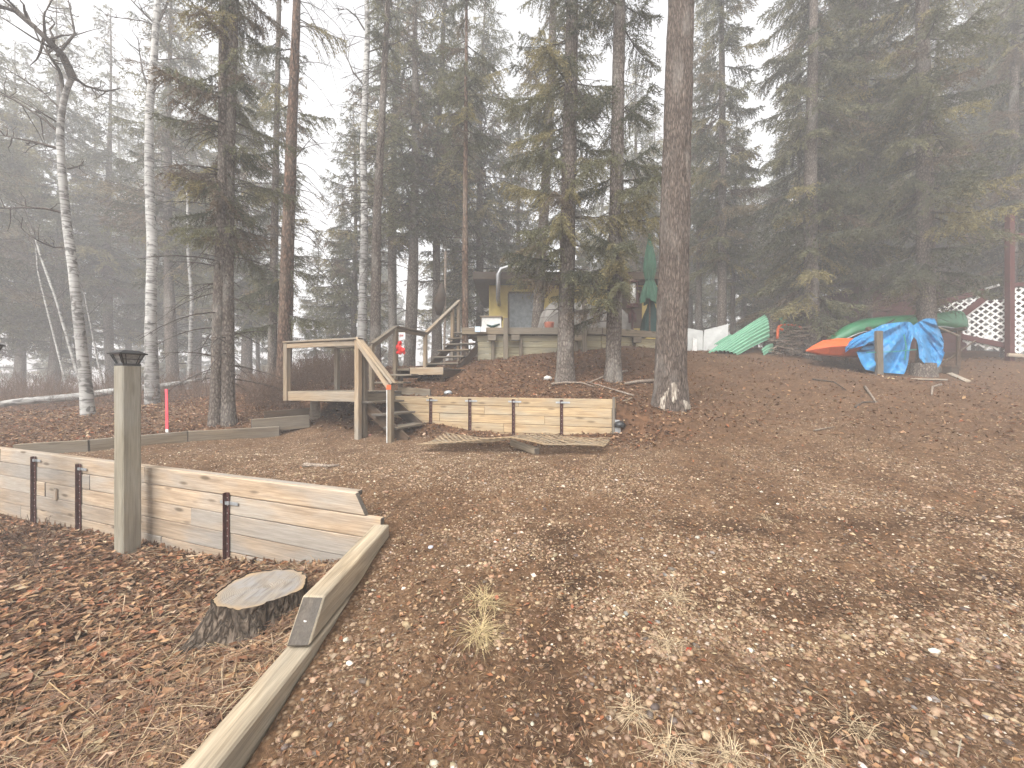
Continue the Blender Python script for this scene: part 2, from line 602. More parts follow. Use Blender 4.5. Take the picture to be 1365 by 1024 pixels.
R3 = rbf([(-4, 4.1, -.18), (-7.2, 5.4, -.30), (-10, 6.5, -.45), (-2.7, 3.8, -.16), (-1.4, 3.2, .08), (-1.7, 2.7, -.06), (-1.2, 2.2, .02), (-1.15, 1.4, 0), (-2, 1.7, -.11),
          (-4, 2, -.2), (-8, 2, -.4), (-3, 0, -.15), (-1.5, 0, -.12), (-20, 5, -.8), (-20, -5, -1), (-3, -8, -.5)])

def wall_s(x, y, o):
    return (x - o.x) * VX + (y - o.y) * VY
def wall_t(x, y, o):
    return (x - o.x) * UX + (y - o.y) * UY

def h_smooth(x, y):
    x, y = np.asarray(x, float), np.asarray(y, float)
    r1, r2, r3 = R1(x, y), R2(x, y), R3(x, y)
    s, t = wall_s(x, y, BW), wall_t(x, y, BW)
    wid = .05 + 1.5 * sstep(.02, 1.0, t)
    wb = sstep(0.0, 1.0, (s - .03 + .5 * (wid - .05)) / wid)
    # left limit of the mound: along the upper stair, hidden under it
    t_st = wall_t(x, y, Vector((-3.0, 8.7, 0)))
    wb = wb * sstep(-.05, .35, t_st)
    up = r1 * (1 - wb) + r2 * wb
    sf = wall_s(x, y, FW)
    wl = (1 - sstep(.02, .07, sf)) * (1 - sstep(TX - .01, TX + .05, x))
    lowmask = wl
    return up * (1 - lowmask) + r3 * lowmask, lowmask, wb

def height(x, y):
    x, y = np.asarray(x, float), np.asarray(y, float)
    h, low, wb = h_smooth(x, y)
    near = 1 - sstep(10, 16, np.hypot(x, y))
    h = h + near * ((n2(x, y, 2.1, 1) - .5) * .05 + (n2(x, y, 7, 2) - .5) * .022 + (n2(x, y, 19, 3) - .5) * .010)
    h = h + (1 - near) * (n2(x, y, .35, 4) - .5) * .5
    return h

def hz(x, y):
    return float(height(np.array([x]), np.array([y]))[0])

def G(px, py, dmin=1.0):
    """photo pixel -> point on the ground"""
    d = np.arange(dmin, 60, .02)
    X = (px - 682.5) / FPX * d
    Zr = EYE - (py - 512) / FPX * d
    hh = h_smooth(X, d)[0]
    k = np.argmax(Zr < hh)
    d0 = d[k]
    return Vector(((px - 682.5) / FPX * d0, d0, hz(X[k], d0)))

def axis(lo, a, b, hi, step, grow=1.12, mx=4.0):
    mid = list(np.arange(a, b, step))
    out, s = [], step
    q = b
    while q < hi:
        out.append(q)
        s = min(s * grow, mx)
        q += s
    out.append(hi)
    pre, s = [], step
    q = a
    while q > lo:
        s = min(s * grow, mx)
        q -= s
        pre.append(max(q, lo))
    return np.array(pre[::-1] + mid + out)

gx = axis(-240, -8.2, 5.0, 240, .045)
gy = axis(-60, .8, 9.6, 240, .045)
GX, GY = np.meshgrid(gx, gy)
GH = height(GX, GY)
_, LOW, WB = h_smooth(GX, GY)

def gravel_share(x, y):
    s_b = wall_s(x, y, BW)
    g = .7 * (1 - sstep(8.5, 14, np.hypot(x - 1, y)))
    pad = sstep(.2, 1.2, wall_s(x, y, FW)) * (1 - sstep(-1.6, -.5, s_b)) * (1 - sstep(1.0, 3.0, x))
    g = np.maximum(g, .95 * pad)
    n = n2(x, y, 1.6, 8)
    g = g * (.4 + .8 * sstep(.25, .65, n)) * (.5 + .8 * sstep(.3, .7, n2(x, y, 6.5, 18)))
    g = g * (1 - sstep(-.6, -.1, s_b) * (1 - sstep(.3, 2.0, x - 2)))
    g = g * (1 - .8 * sstep(5, 11, x + .55 * y)) * (1 - .4 * damp(x, y))
    # beyond the left curb there is only litter
    return np.clip(g, 0, 1)

def leaf_share(x, y, low, wb):
    s_b = wall_s(x, y, BW)
    l = low * .9
    l = np.maximum(l, wb * .75 * (1 - .8 * sstep(2.0, 5, x)))
    back = sstep(-1.1, -.2, s_b) * (1 - sstep(2.2, 3.2, x))
    l = np.maximum(l, .9 * back)
    left = sstep(.0, .5, (y - 6.15) - (x + 6.5) * 1.05) * (1 - sstep(-3.5, -2.5, x))
    l = np.maximum(l, .95 * left)
    l = np.maximum(l, .8 * sstep(12, 16, y))
    return np.clip(l, 0, 1)

def damp(x, y):
    # damp wheel tracks curving over the ramp
    a = np.exp(-((x - (.28 + .10 * (y - 2.0) + .06 * np.sin(y * 3))) / .20) ** 2) * sstep(1.2, 1.9, y) * (1 - sstep(3.6, 4.6, y))
    b_ = np.exp(-((y - (2.35 + .07 * (x - 1) + .10 * np.sin(x * 2.3))) / .15) ** 2) * sstep(.7, 1.2, x) * (1 - sstep(3.2, 4.5, x))
    c = np.exp(-((y - (3.5 - .05 * x + .12 * np.sin(x * 1.7 + 1))) / .15) ** 2) * sstep(.9, 1.6, x) * (1 - sstep(4.2, 6.5, x)) * .8
    d = np.exp(-((y - (1.55 + .08 * x)) / .10) ** 2) * sstep(.8, 1.2, x) * (1 - sstep(2.2, 3, x))
    return np.clip((a + b_ + c + d) * (.2 + 1.4 * sstep(.35, .6, n2(x, y, 5, 21))), 0, 1)

gc = np.stack([gravel_share(GX, GY), leaf_share(GX, GY, LOW, WB), damp(GX, GY)], -1).reshape(-1, 3)
nx, ny = len(gx), len(gy)
idx = np.arange(nx * ny).reshape(ny, nx)
gf = np.stack([idx[:-1, :-1], idx[:-1, 1:], idx[1:, 1:], idx[1:, :-1]], -1).reshape(-1, 4)
ground = obj('ground', fastmesh('ground', np.stack([GX, GY, GH], -1), gf, gc, True), M['ground'])
ground['kind'] = 'structure'

# ------------------------------------------------------------------ loose ground cover
t_ = (1 + 5 ** .5) / 2
ICO = np.array([(-1, t_, 0), (1, t_, 0), (-1, -t_, 0), (1, -t_, 0), (0, -1, t_), (0, 1, t_), (0, -1, -t_), (0, 1, -t_), (t_, 0, -1), (t_, 0, 1), (-t_, 0, -1), (-t_, 0, 1)], float)
ICO /= np.linalg.norm(ICO[0])
ICOF = np.array([(0, 11, 5), (0, 5, 1), (0, 1, 7), (0, 7, 10), (0, 10, 11), (1, 5, 9), (5, 11, 4), (11, 10, 2), (10, 7, 6), (7, 1, 8), (3, 9, 4), (3, 4, 2), (3, 2, 6), (3, 6, 8), (3, 8, 9), (4, 9, 5), (2, 4, 11), (6, 2, 10), (8, 6, 7), (9, 8, 1)])
OCT = np.array([(1, 0, 0), (-1, 0, 0), (0, 1, 0), (0, -1, 0), (0, 0, 1), (0, 0, -1)], float)
OCT = OCT[:5]
OCTF = np.array([(0, 2, 4), (2, 1, 4), (1, 3, 4), (3, 0, 4)])      # lower half is bedded in the soil

def euler_mats(n, tilt, r=rng):
    yaw = r.uniform(0, 2 * np.pi, n)
    ax = r.uniform(0, 2 * np.pi, n)
    tl = r.normal(0, tilt, n)
    cyw, syw = np.cos(yaw), np.sin(yaw)
    Rz = np.zeros((n, 3, 3))
    Rz[:, 0, 0], Rz[:, 0, 1], Rz[:, 1, 0], Rz[:, 1, 1], Rz[:, 2, 2] = cyw, -syw, syw, cyw, 1
    k = np.stack([np.cos(ax), np.sin(ax), np.zeros(n)], 1)
    K = np.zeros((n, 3, 3))
    K[:, 0, 2], K[:, 1, 2], K[:, 2, 0], K[:, 2, 1] = k[:, 1], -k[:, 0], -k[:, 1], k[:, 0]
    Rt = np.eye(3)[None] + np.sin(tl)[:, None, None] * K + (1 - np.cos(tl))[:, None, None] * (K @ K)
    return Rt @ Rz

def sample_ground(n, dlo, dhi, power, pred, pxlo=-60, pxhi=1425):
    """random ground points inside the view wedge, denser near the camera"""
    out = []
    got = 0
    for _ in range(60):
        m = n * 3
        u = rng.uniform(0, 1, m)
        e = 1 - power + 1e-6
        d = (dlo ** e + u * (dhi ** e - dlo ** e)) ** (1 / e)
        x = (rng.uniform(pxlo, pxhi, m) - 682.5) / FPX * d
        keep = rng.uniform(0, 1, m) < pred(x, d)
        out.append(np.stack([x[keep], d[keep]], 1))
        got += keep.sum()
        if got >= n:
            break
    return np.concatenate(out)[:n]

def scatter(name, tmpl, faces, xy, scale3, tilt, lift, cols, mat, label, cat, shade=True):
    n = len(xy)
    R = euler_mats(n, tilt)
    v = tmpl[None] * scale3[:, None, :]
    v = np.einsum('nij,nkj->nki', R, v)
    z = height(xy[:, 0], xy[:, 1]) + lift
    v += np.concatenate([xy, z[:, None]], 1)[:, None, :]
    k = len(tmpl)
    F = (faces[None] + (np.arange(n) * k)[:, None, None]).reshape(-1, 3)
    c = np.repeat(cols, k, axis=0)
    o = obj(name, fastmesh(name, v.reshape(-1, 3), F, c, shade), mat)
    o['kind'] = 'stuff'
    return tag(o, label, cat)

def pick(pal, n, jit=.25):
    pal = np.array(pal, float)
    w = pal[:, 3] / pal[:, 3].sum()
    c = pal[rng.choice(len(pal), n, p=w), :3]
    return np.clip(c * rng.uniform(1 - jit, 1 + jit, (n, 1)) * rng.uniform(.94, 1.06, (n, 3)), 0, 1)

def not_low(x, y):
    return (1 - h_smooth(x, y)[1])

def OPEN(x, y):
    return (not_low(x, y) > .99) * ((x > TX + .12) | (y > 3.45)) * (wall_s(x, y, FW) > .12 - 9 * (x > TX))

PEB = [(.35, .255, .17, 5), (.27, .18, .113, 7), (.20, .122, .074, 6), (.56, .50, .42, .9), (.29, .16, .095, 3), (.12, .09, .073, 2), (.34, .235, .145, 5), (.21, .188, .165, .8)]
xy = sample_ground(13500, 1.2, 5.0, 1.0, lambda x, y: gravel_share(x, y) * OPEN(x, y))
nn = len(xy)
sz = np.clip(rng.lognormal(math.log(.0060), .55, nn), .0025, .022)
s3 = np.stack([sz * rng.uniform(.9, 1.5, nn), sz * rng.uniform(.75, 1.1, nn), sz * rng.uniform(.4, .75, nn)], 1)
scatter('gravel', ICO, ICOF, xy, s3, .25, s3[:, 2] * rng.uniform(-.5, .35, nn), pick(PEB, nn), M['pebble'], 'rounded tan and white pebbles strewn over the brown ramp', 'gravel')
xy = sample_ground(66000, 2.0, 10, .7, lambda x, y: gravel_share(x, y) * OPEN(x, y))
nn = len(xy)
sz = np.clip(rng.lognormal(math.log(.0066), .45, nn), .003, .020)
s3 = np.stack([sz * rng.uniform(.9, 1.4, nn), sz * rng.uniform(.75, 1.1, nn), sz * rng.uniform(.45, .8, nn)], 1)
scatter('fine_gravel', OCT, OCTF, xy, s3, .3, s3[:, 2] * rng.uniform(-.3, .4, nn), pick([(.38, .275, .175, 4), (.28, .185, .11, 5), (.19, .12, .07, 5), (.52, .44, .34, .8)], nn), M['pebble'], 'pale wood-brown fine gravel covering the level pad between the two walls', 'gravel')

# folded dead leaves
LEAF = np.array([(-1, 0, 0), (-.1, 0, -.12), (1, 0, .15), (-.1, .55, .22), (-.1, -.55, .22)], float)
LEAFF = np.array([(0, 1, 3), (1, 2, 3), (0, 4, 1), (1, 4, 2)])
LPAL = [(.18, .088, .044, 4), (.26, .142, .074, 4), (.11, .06, .034, 4), (.36, .225, .125, 3), (.21, .14, .09, 3), (.44, .32, .21, 1.0), (.28, .105, .05, .8)]
def leaves(name, n, dlo, dhi, power, pred, slo, shi, label, lift=.012, pal=LPAL, tilt=.5):
    xy = sample_ground(n, dlo, dhi, power, pred)
    m = len(xy)
    sz = rng.uniform(slo, shi, m)
    s3 = np.stack([sz, sz * rng.uniform(.55, 1.25, m), sz * rng.uniform(.3, 1.8, m)], 1)
    scatter(name, LEAF, LEAFF, xy, s3, tilt, lift * rng.uniform(.2, 1.4, m), pick(pal, m), M['leaf'], label, 'leaves', False)
leaves('leaf_litter', 16000, 1.2, 6.2, .7, lambda x, y: (h_smooth(x, y)[1] > .98) * 1.0, .016, .046, 'deep litter of curled brown leaves around the tree stump', .03)
def back_pred(x, y):
    h, low, wb = h_smooth(x, y)
    return leaf_share(x, y, low * 0, wb) * (low < .01)
leaves('leaf_litter', 24000, 5.2, 14, .4, back_pred, .018, .042, 'reddish brown fallen leaves on the mound and the bank by the steps', .03)
leaves('needle_litter', 15000, 1.2, 11, .8, lambda x, y: OPEN(x, y) * (1 - .75 * gravel_share(x, y)), .006, .02, 'scattered small leaf scraps over the bare brown slope', .008)

# straw: thin bent ribbons
STR = np.array([(-1, -.5, 0), (-1, .5, 0), (-.33, -.5, .05), (-.33, .5, .05), (.33, -.45, .06), (.33, .45, .06), (1, 0, 0)], float)
STRF = np.array([(0, 2, 1), (1, 2, 3), (2, 4, 3), (3, 4, 5), (4, 6, 5)])
STR2 = np.array([(-1, 0, 0), (.1, -.5, .06), (.1, .5, .06), (1, 0, 0)], float)
STR2F = np.array([(0, 1, 2), (1, 3, 2)])
def straw(name, n, dlo, dhi, power, pred, llo, lhi, w, label, pal, tilt=.12, lift=.012, short=False):
    xy = sample_ground(n, dlo, dhi, power, pred)
    m = len(xy)
    ln = rng.uniform(llo, lhi, m)
    s3 = np.stack([ln, np.full(m, w) * rng.uniform(.6, 1.5, m), ln * rng.uniform(-1, 2.2, m)], 1)
    scatter(name, STR2 if short else STR, STR2F if short else STRF, xy, s3, tilt, lift * rng.uniform(.3, 1.5, m), pick(pal, m), M['straw'], label, 'straw', False)
SPAL = [(.34, .23, .135, 3), (.22, .13, .08, 3), (.44, .34, .22, 1), (.13, .08, .055, 3)]
straw('dry_straw', 8500, 1.2, 5.5, .8, lambda x, y: (h_smooth(x, y)[1] > .98) * (.15 + .85 * sstep(-3.2, -1.2, x)), .03, .17, .0032, 'flattened dry grass stalks among the leaves by the stump', SPAL, .16, .035)
straw('fallen_needles', 56000, 1.2, 6.5, 1.0, lambda x, y: OPEN(x, y) * 1.0, .008, .026, .0024, 'brown conifer needles and bark shreds matted over the ramp', [(.17, .10, .06, 4), (.26, .165, .10, 3), (.075, .045, .03, 4), (.38, .28, .18, 1)], .3, .007, True)
straw('needle_mat', 22000, 4.5, 14, .3, lambda x, y: OPEN(x, y) * sstep(3, 8, x + .5 * y), .018, .05, .006, 'rusty needle litter matted over the upper slope by the boats', [(.20, .115, .06, 4), (.28, .17, .09, 3), (.10, .06, .035, 4)], .25, .008, True)
straw('fallen_twigs', 170, 1.4, 12, .5, lambda x, y: OPEN(x, y) * 1.0, .04, .16, .0035, 'thin broken twigs dropped on the slope under the trees', [(.30, .24, .18, 2), (.14, .10, .075, 3), (.40, .33, .25, 1)], .08, .012)

# dry grass tufts, each its own thing
def tuft(px, py, R, n, label, pal):
    c = G(px, py)
    r = np.random.default_rng(int(px * 7 + py))
    V, F, C = [], [], []
    for i in range(n):
        a = r.uniform(0, 2 * np.pi)
        ln = R * r.uniform(.5, 1.15)
        lean = r.uniform(.8, 1.55)
        b = np.array([c.x + r.normal(0, R * .16), c.y + r.normal(0, R * .16), 0])
        b[2] = hz(b[0], b[1]) - .004
        d = np.array([math.cos(a), math.sin(a), 0])
        q = np.array([-d[1], d[0], 0]) * .0018
        pts = []
        for s in (0, .35, .7, 1):
            p = b + d * ln * s * math.sin(lean) + np.array([0, 0, ln * (s * math.cos(lean) - .45 * s * s)])
            p[2] = max(p[2], b[2] + .003)
            pts.append(p)
        o = len(V)
        for k, p in enumerate(pts):
            w = 1 - k * .3
            V += [p - q * w, p + q * w]
        F += [(o, o + 1, o + 3, o + 2), (o + 2, o + 3, o + 5, o + 4), (o + 4, o + 5, o + 7, o + 6)]
        cc = np.array(pal) * r.uniform(.6, 1.3)
        C += [cc] * 8
    V = np.array(V) - np.array(c)
    o = obj('grass_tuft', fastmesh('grass_tuft', V, np.array(F), np.array(C)), M['straw'], None, c)
    tag(o, label, 'grass', 'dead grass tufts on the ramp')
YEL, PALE = (.50, .39, .21), (.50, .39, .25)
for a in [(645, 800, .20, 170, 'yellowish dry grass tuft, upper of two that touch beside the dark wheel track', YEL),
          (640, 842, .19, 190, 'yellowish dry grass tuft, lower of two that touch beside the dark wheel track', YEL),
          (900, 800, .17, 110, 'sparse pale grass tuft beyond the red leaf, across the dark track from the yellow tufts', PALE),
          (893, 862, .17, 100, 'pale straggling grass tuft right beside the red leaf on the ramp', PALE),
          (1025, 695, .14, 60, 'small lone pale grass tuft next to a rust-red leaf patch on the open slope', PALE),
          (842, 955, .12, 90, 'small round grass tuft standing alone on the pebbly ramp below the red leaf', PALE),
          (893, 1006, .16, 110, 'bushy grass tuft, end one of a close row of three nearest the tall poplar', PALE),
          (975, 1012, .15, 100, 'bushy grass tuft, middle one of a close row of three', PALE),
          (1080, 1015, .15, 100, 'bushy grass tuft, end one of a close row of three nearest the red cabin', PALE),
          (1135, 970, .15, 80, 'thin spreading grass tuft on the bare slope just beyond the row of three', PALE)]:
    tuft(*a)

# bright leaves
def one_leaf(px, py, size, col, label, rz):
    c = G(px, py)
    r = np.random.default_rng(int(px))
    Mx = np.array(Matrix.Rotation(rz, 3, 'Z') @ Matrix.Rotation(.25, 3, 'X'))
    V = (LEAF * np.array([size, size * .9, size * .8])) @ Mx.T
    o = obj('fallen_leaf', fastmesh('fallen_leaf', V, LEAFF, np.tile(np.array(col), (5, 1))), M['leaf'], None, (c.x, c.y, c.z + size * .35))
    tag(o, label, 'leaf')
one_leaf(918, 874, .024, (.30, .04, .02), 'bright red fallen leaf lying beside a pale grass tuft', .5)
one_leaf(662, 797, .030, (.42, .16, .09), 'dull orange fallen leaf at the edge of the yellow grass tuft', 1.5)
one_leaf(866, 834, .018, (.40, .05, .02), 'tiny red fallen leaf by itself near the dark wheel track', 2.2)
# ------------------------------------------------------------------ front retaining wall
def tiled_wall(name, label, end, length, z_top, rows, rh, splits, mat, seed, thick=.042, ext=0.0, first_cut=None):
    """rows of planks stacked on edge; 'end' is the right-hand front corner at ground level"""
    random.seed(seed)
    root = thing(name, label, 'wall', (end.x - U3.x * length / 2, end.y - U3.y * length / 2, z_top - rows * rh))
    for r in range(rows):
        z = z_top - rh * (r + .5)
        cuts = [0] + splits[r % len(splits)] + [length]
        cuts = [c for c in cuts if 0 <= c <= length]
        for a, b in zip(cuts[:-1], cuts[1:]):
            off = random.uniform(-.005, .005)
            e_ = end + U3 * (.06 if r == 0 else ext)
            q0 = end - U3 * (b - .002) + V3 * (thick / 2 + off) + Z3 * z
            q1 = (e_ if a == 0 else end) - U3 * (a + .002) + V3 * (thick / 2 + off) + Z3 * z
            cut = first_cut if (r == 0 and a == 0) else None
            board('plank', q0, q1, rh - .006, thick, mat, root, bev=.005, cut1=cut)
    return root

def stake(root, end, t, z0, z1, z_strap=None, w=.045):
    """rusty angle-iron stake standing against the boards, with punched holes and a strap"""
    c = end - U3 * t - V3 * .010
    mb = MB()
    mb.box(c + Z3 * ((z0 + z1) / 2), (w, .006, z1 - z0), -YAW)
    mb.box(c - U3 * (w / 2 - .003) - V3 * (.0175) + Z3 * ((z0 + z1) / 2), (.006, .035, z1 - z0), -YAW)
    st = mb.build('stake', M['rust'], root)
    hb = MB()
    z = z1 - .05
    while z > z0 + .08:
        hb.box(c - V3 * .0045 + Z3 * z, (.007, .004, .010), -YAW)
        z -= .075
    hb.build('hole_row', M['bolt'], st)['kind'] = 'stuff'
    if z_strap:
        sb = MB()
        sb.box(c - V3 * .002 + Z3 * z_strap + U3 * .02, (.26, .003, .03), -YAW)
        sb.box(c - V3 * .0125 + Z3 * z_strap, (.07, .012, .03), -YAW)
        sb.build('strap', M['galv'], root)

ZT = .685
fw = tiled_wall('retaining_wall', 'low weathered plank wall with rusty stakes, behind the square lamp post and stump', FW, 9.5, ZT, 5, .184,
                [[3.0, 6.4], [4.1, 7.4], [2.2, 5.15], [3.5, 6.9], [2.7, 5.8]], M['front_plank'], 3, ext=.215, first_cut=.11)
board('cap', FW - U3 * 9.5 + V3 * .075 + Z3 * (ZT - .022), FW - U3 * .07 + V3 * .075 + Z3 * (ZT - .022), .062, .038, M['front_plank'], fw, up=V3)
def t_at(px):                                     # where a pixel column meets the front wall
    k = (px - 682.5) / FPX
    # FW - U t: (FW.x - UX t) = k (FW.y - UY t)
    return (FW.x - k * FW.y) / (UX - k * UY)
for px, z1, zs in ((48, ZT - .04, ZT - .09), (108, ZT - .06, ZT - .12), (305, ZT - .15, ZT - .25), (-12, ZT - .03, ZT - .08)):
    t = t_at(px)
    p = FW - U3 * t
    stake(fw, FW, t, hz(p.x, p.y - .1) - .12, z1, zs)
t = t_at(76)
q = FW - U3 * t - V3 * .012
board('cleat', q + Z3 * .12, q + Z3 * .27, .055, .02, M['front_plank'], fw, up=U3)

# ------------------------------------------------------------------ border timbers
bt = thing('timber_edging', 'two stacked square timbers edging the ramp, upper one cut at a slant', 'edging', (TX, 2.3, .1))
y_a, y_b = 1.98, 3.225
random.seed(5)
board('timber', (TX + .012, y_b, .375), (TX, y_a, .375), .17, .122, M['timber'], bt, bev=.008, cut1=.16)
board('timber', (TX + .02, y_b - .01, .205), (TX - .028, .75, .205), .14, .13, M['timber'], bt, bev=.009)
MB().tube([(TX, 2.065, .37), (TX, 2.060, .376)], .009, 8).build('screw', M['bolt'], bt)

# ------------------------------------------------------------------ lamp posts
def lamp_post(c, z0, z1, rz, label):
    r = thing('lamp_post', label, 'lamp post', (c[0], c[1], z0), 'wooden posts with lantern caps along the front wall')
    o = board('post', (c[0], c[1], z0), (c[0], c[1], z1), .162, .162, M['post_green'], r, up=(math.cos(rz), math.sin(rz), 0), bev=.012)
    Mz = lambda z: Matrix.Translation((c[0], c[1], z)) @ Matrix.Rotation(rz, 4, 'Z')
    cap = MB()
    def frustum(mb, z0_, w0, z1_, w1):
        vs = []
        for z, w in ((z0_, w0), (z1_, w1)):
            vs += [Mz(z) @ Vector((sx * w / 2, sy * w / 2, 0)) for sx, sy in ((-1, -1), (1, -1), (1, 1), (-1, 1))]
        mb.add(vs, [(0, 3, 2, 1), (4, 5, 6, 7), (0, 1, 5, 4), (1, 2, 6, 5), (2, 3, 7, 6), (3, 0, 4, 7)])
    frustum(cap, z1 - .004, .155, z1 + .018, .155)
    for sx in (-1, 1):
        for sy in (-1, 1):
            cap.tube([Mz(z1 + .015) @ Vector((sx * .062, sy * .062, 0)), Mz(z1 + .115) @ Vector((sx * .098, sy * .098, 0))], .009, 4)
    for s in (-1, 1):
        for ax in (0, 1):
            for tt in (-.33, .33):
                a = Vector((tt * .12, s * .062, 0)) if ax == 0 else Vector((s * .062, tt * .12, 0))
                b = Vector((tt * .19, s * .098, 0)) if ax == 0 else Vector((s * .098, tt * .19, 0))
                cap.tube([Mz(z1 + .015) @ a, Mz(z1 + .115) @ b], .005, 4)
    for s in (-1, 1):
        cap.tube([Mz(z1 + .065) @ Vector((-.078, s * .08, 0)), Mz(z1 + .065) @ Vector((.078, s * .08, 0))], .004, 4)
        cap.tube([Mz(z1 + .065) @ Vector((s * .08, -.078, 0)), Mz(z1 + .065) @ Vector((s * .08, .078, 0))], .004, 4)
    lan = cap.build('lantern_frame', M['black'], r)
    g = MB()
    frustum(g, z1 + .016, .115, z1 + .116, .185)
    g.build('glass', M['glass'], lan)
    rf = MB()
    frustum(rf, z1 + .114, .235, z1 + .128, .24)
    frustum(rf, z1 + .128, .225, z1 + .158, .13)
    rf.build('lantern_roof', M['black'], lan)
    sp = MB()
    frustum(sp, z1 + .157, .09, z1 + .162, .088)
    sp.build('solar_panel', M['glass'], lan)
    return r
lamp_post((-4.06, 4.20), -.24, 1.795, -YAW, 'thick greenish wooden post with black lantern cap in front of the plank wall')
cxx = P(-20, 512, 4.55)
lamp_post((cxx.x, 4.55), -.4, 1.92, -YAW, 'greenish post of which only the black lantern tip shows beside the outermost stake')

# ------------------------------------------------------------------ stump
SCX, SCY = -1.77, 2.82
sz0, sz1 = -.14, .165
st = thing('tree_stump', 'broad cut tree stump with dark furrowed bark beside the slanted timber', 'stump', (SCX, SCY, sz0))
NS, NR = 96, 16
V, F = [], []
rr = np.random.default_rng(4)
ang = np.linspace(0, 2 * np.pi, NS, endpoint=False)
lob = .014 * np.sin(3 * ang + .6) + .010 * np.sin(5 * ang + 2)
flare = .20 * np.exp(-((np.angle(np.exp(1j * (ang - 3.9)))) / .45) ** 2) + .05 * np.exp(-((np.angle(np.exp(1j * (ang - 5.2)))) / .4) ** 2) + .05 * np.exp(-((np.angle(np.exp(1j * (ang - 2.3)))) / .4) ** 2)
for i in range(NR + 1):
    f = i / NR
    z = sz0 + (sz1 - sz0) * f
    rad = .285 + lob + flare * (1 - f) ** 1.6 + .05 * (1 - f) ** 2
    fur = noise3(np.stack([np.cos(ang) * 9, np.sin(ang) * 9, np.full(NS, z * 6)], 1), 3)
    fur2 = noise3(np.stack([np.cos(ang) * 20, np.sin(ang) * 20, np.full(NS, z * 16)], 1), 4)
    rad = rad - (.030 - .014 * f) * (1 - sstep(.25, .55, fur)) + .014 * (fur2 - .5)
    zz = z + (0.012 * (fur2 - .5) if i == NR else 0)
    for k in range(NS):
        V.append((rad[k] * math.cos(ang[k]), rad[k] * math.sin(ang[k]), zz if np.isscalar(zz) else zz[k]))
V = np.array(V)
V[:, 2] -= sz0
F = [(i * NS + k, i * NS + (k + 1) % NS, (i + 1) * NS + (k + 1) % NS, (i + 1) * NS + k) for i in range(NR) for k in range(NS)]
me = fastmesh('bark', V, np.array(F), None, False)
obj('bark', me, M['bark_stump'], st)
top = V[-NS:]
cen = np.array([top[:, 0].mean(), top[:, 1].mean(), top[:, 2].mean()])
TV, TF = [], []
RG = 10
for j in range(RG):
    f = 1 - j / RG
    q = cen + (top - cen) * (.975 * f)
    q[:, 2] = sz1 - sz0 - .004 + .010 * (noise3(np.stack([q[:, 0] * 22, q[:, 1] * 6, q[:, 2] * 0], 1), 9) - .5) - (.02 * np.exp(-((q[:, 0] - .03) ** 2 + (q[:, 1] - .03) ** 2) / .0006))
    TV += list(q)
TV.append([cen[0], cen[1], sz1 - sz0 - .01])
for j in range(RG - 1):
    for k in range(NS):
        TF.append((j * NS + k, j * NS + (k + 1) % NS, (j + 1) * NS + (k + 1) % NS, (j + 1) * NS + k))
for k in range(NS):
    TF.append(((RG - 1) * NS + k, (RG - 1) * NS + (k + 1) % NS, RG * NS, RG * NS))
TF4 = np.array([f for f in TF if len(set(f)) == 4])
me = bpy.data.meshes.new('cut_face')
me.from_pydata([tuple(v) for v in np.array(TV) - np.array([0, 0, sz1 - sz0])], [], [tuple(dict.fromkeys(f)) for f in TF])
me.update()
obj('cut_face', me, M['stump_top'], st, (0, 0, sz1 - sz0))

# ------------------------------------------------------------------ back retaining wall
ZB = 1.345
bwl = tiled_wall('retaining_wall', 'golden plank wall holding the mound beside the steps, rusty stakes and straps', BW, 4.6, ZB, 5, .165,
                 [[1.7], [2.4], [1.2, 3.4], [2.0], [2.9]], M['back_plank'], 8)
def t_bk(px):
    k = (px - 682.5) / FPX
    return (BW.x - k * BW.y) / (UX - k * UY)
for px in (575, 627, 685, 749):
    t = t_bk(px)
    stake(bwl, BW, t, .50, ZB - .03, ZB - .075, .05)
e = BW + U3 * .03 + V3 * .02
board('end_post', e + Z3 * .45, e + Z3 * (ZB + .03), .045, .10, M['grey_wood'], bwl, up=U3)
board('end_plank', e + U3 * .01 + V3 * .06 + Z3 * 1.0, e + U3 * .25 + V3 * .75 + Z3 * 1.1, .5, .04, M['grey_wood'], bwl)
pl = MB()
pl.box(e + U3 * .055 - V3 * .035 + Z3 * .84, (.085, .004, .30), -YAW)
pl.build('steel_plate', M['galv'], bwl)

# garden light lying beside the wall's end
gl = P(826, 566, 6.75)
gr = thing('garden_light', 'black mushroom-capped garden light on white stem at the golden wall end', 'light', (gl.x, gl.y, hz(gl.x, gl.y) - .02))
zb = hz(gl.x, gl.y) - .02
zt_ = gl.z
MB().tube([(gl.x + .01, gl.y, zb), (gl.x, gl.y, zt_)], .011, 8).build('stem', M['white'], gr, True)
MB().lathe([(.02, -.05), (.085, -.045), (.10, -.02), (.09, .02), (.06, .05), (.02, .062), (.002, .064)], 18, (gl.x, gl.y, zt_)).build('cap', M['black'], gr, True)

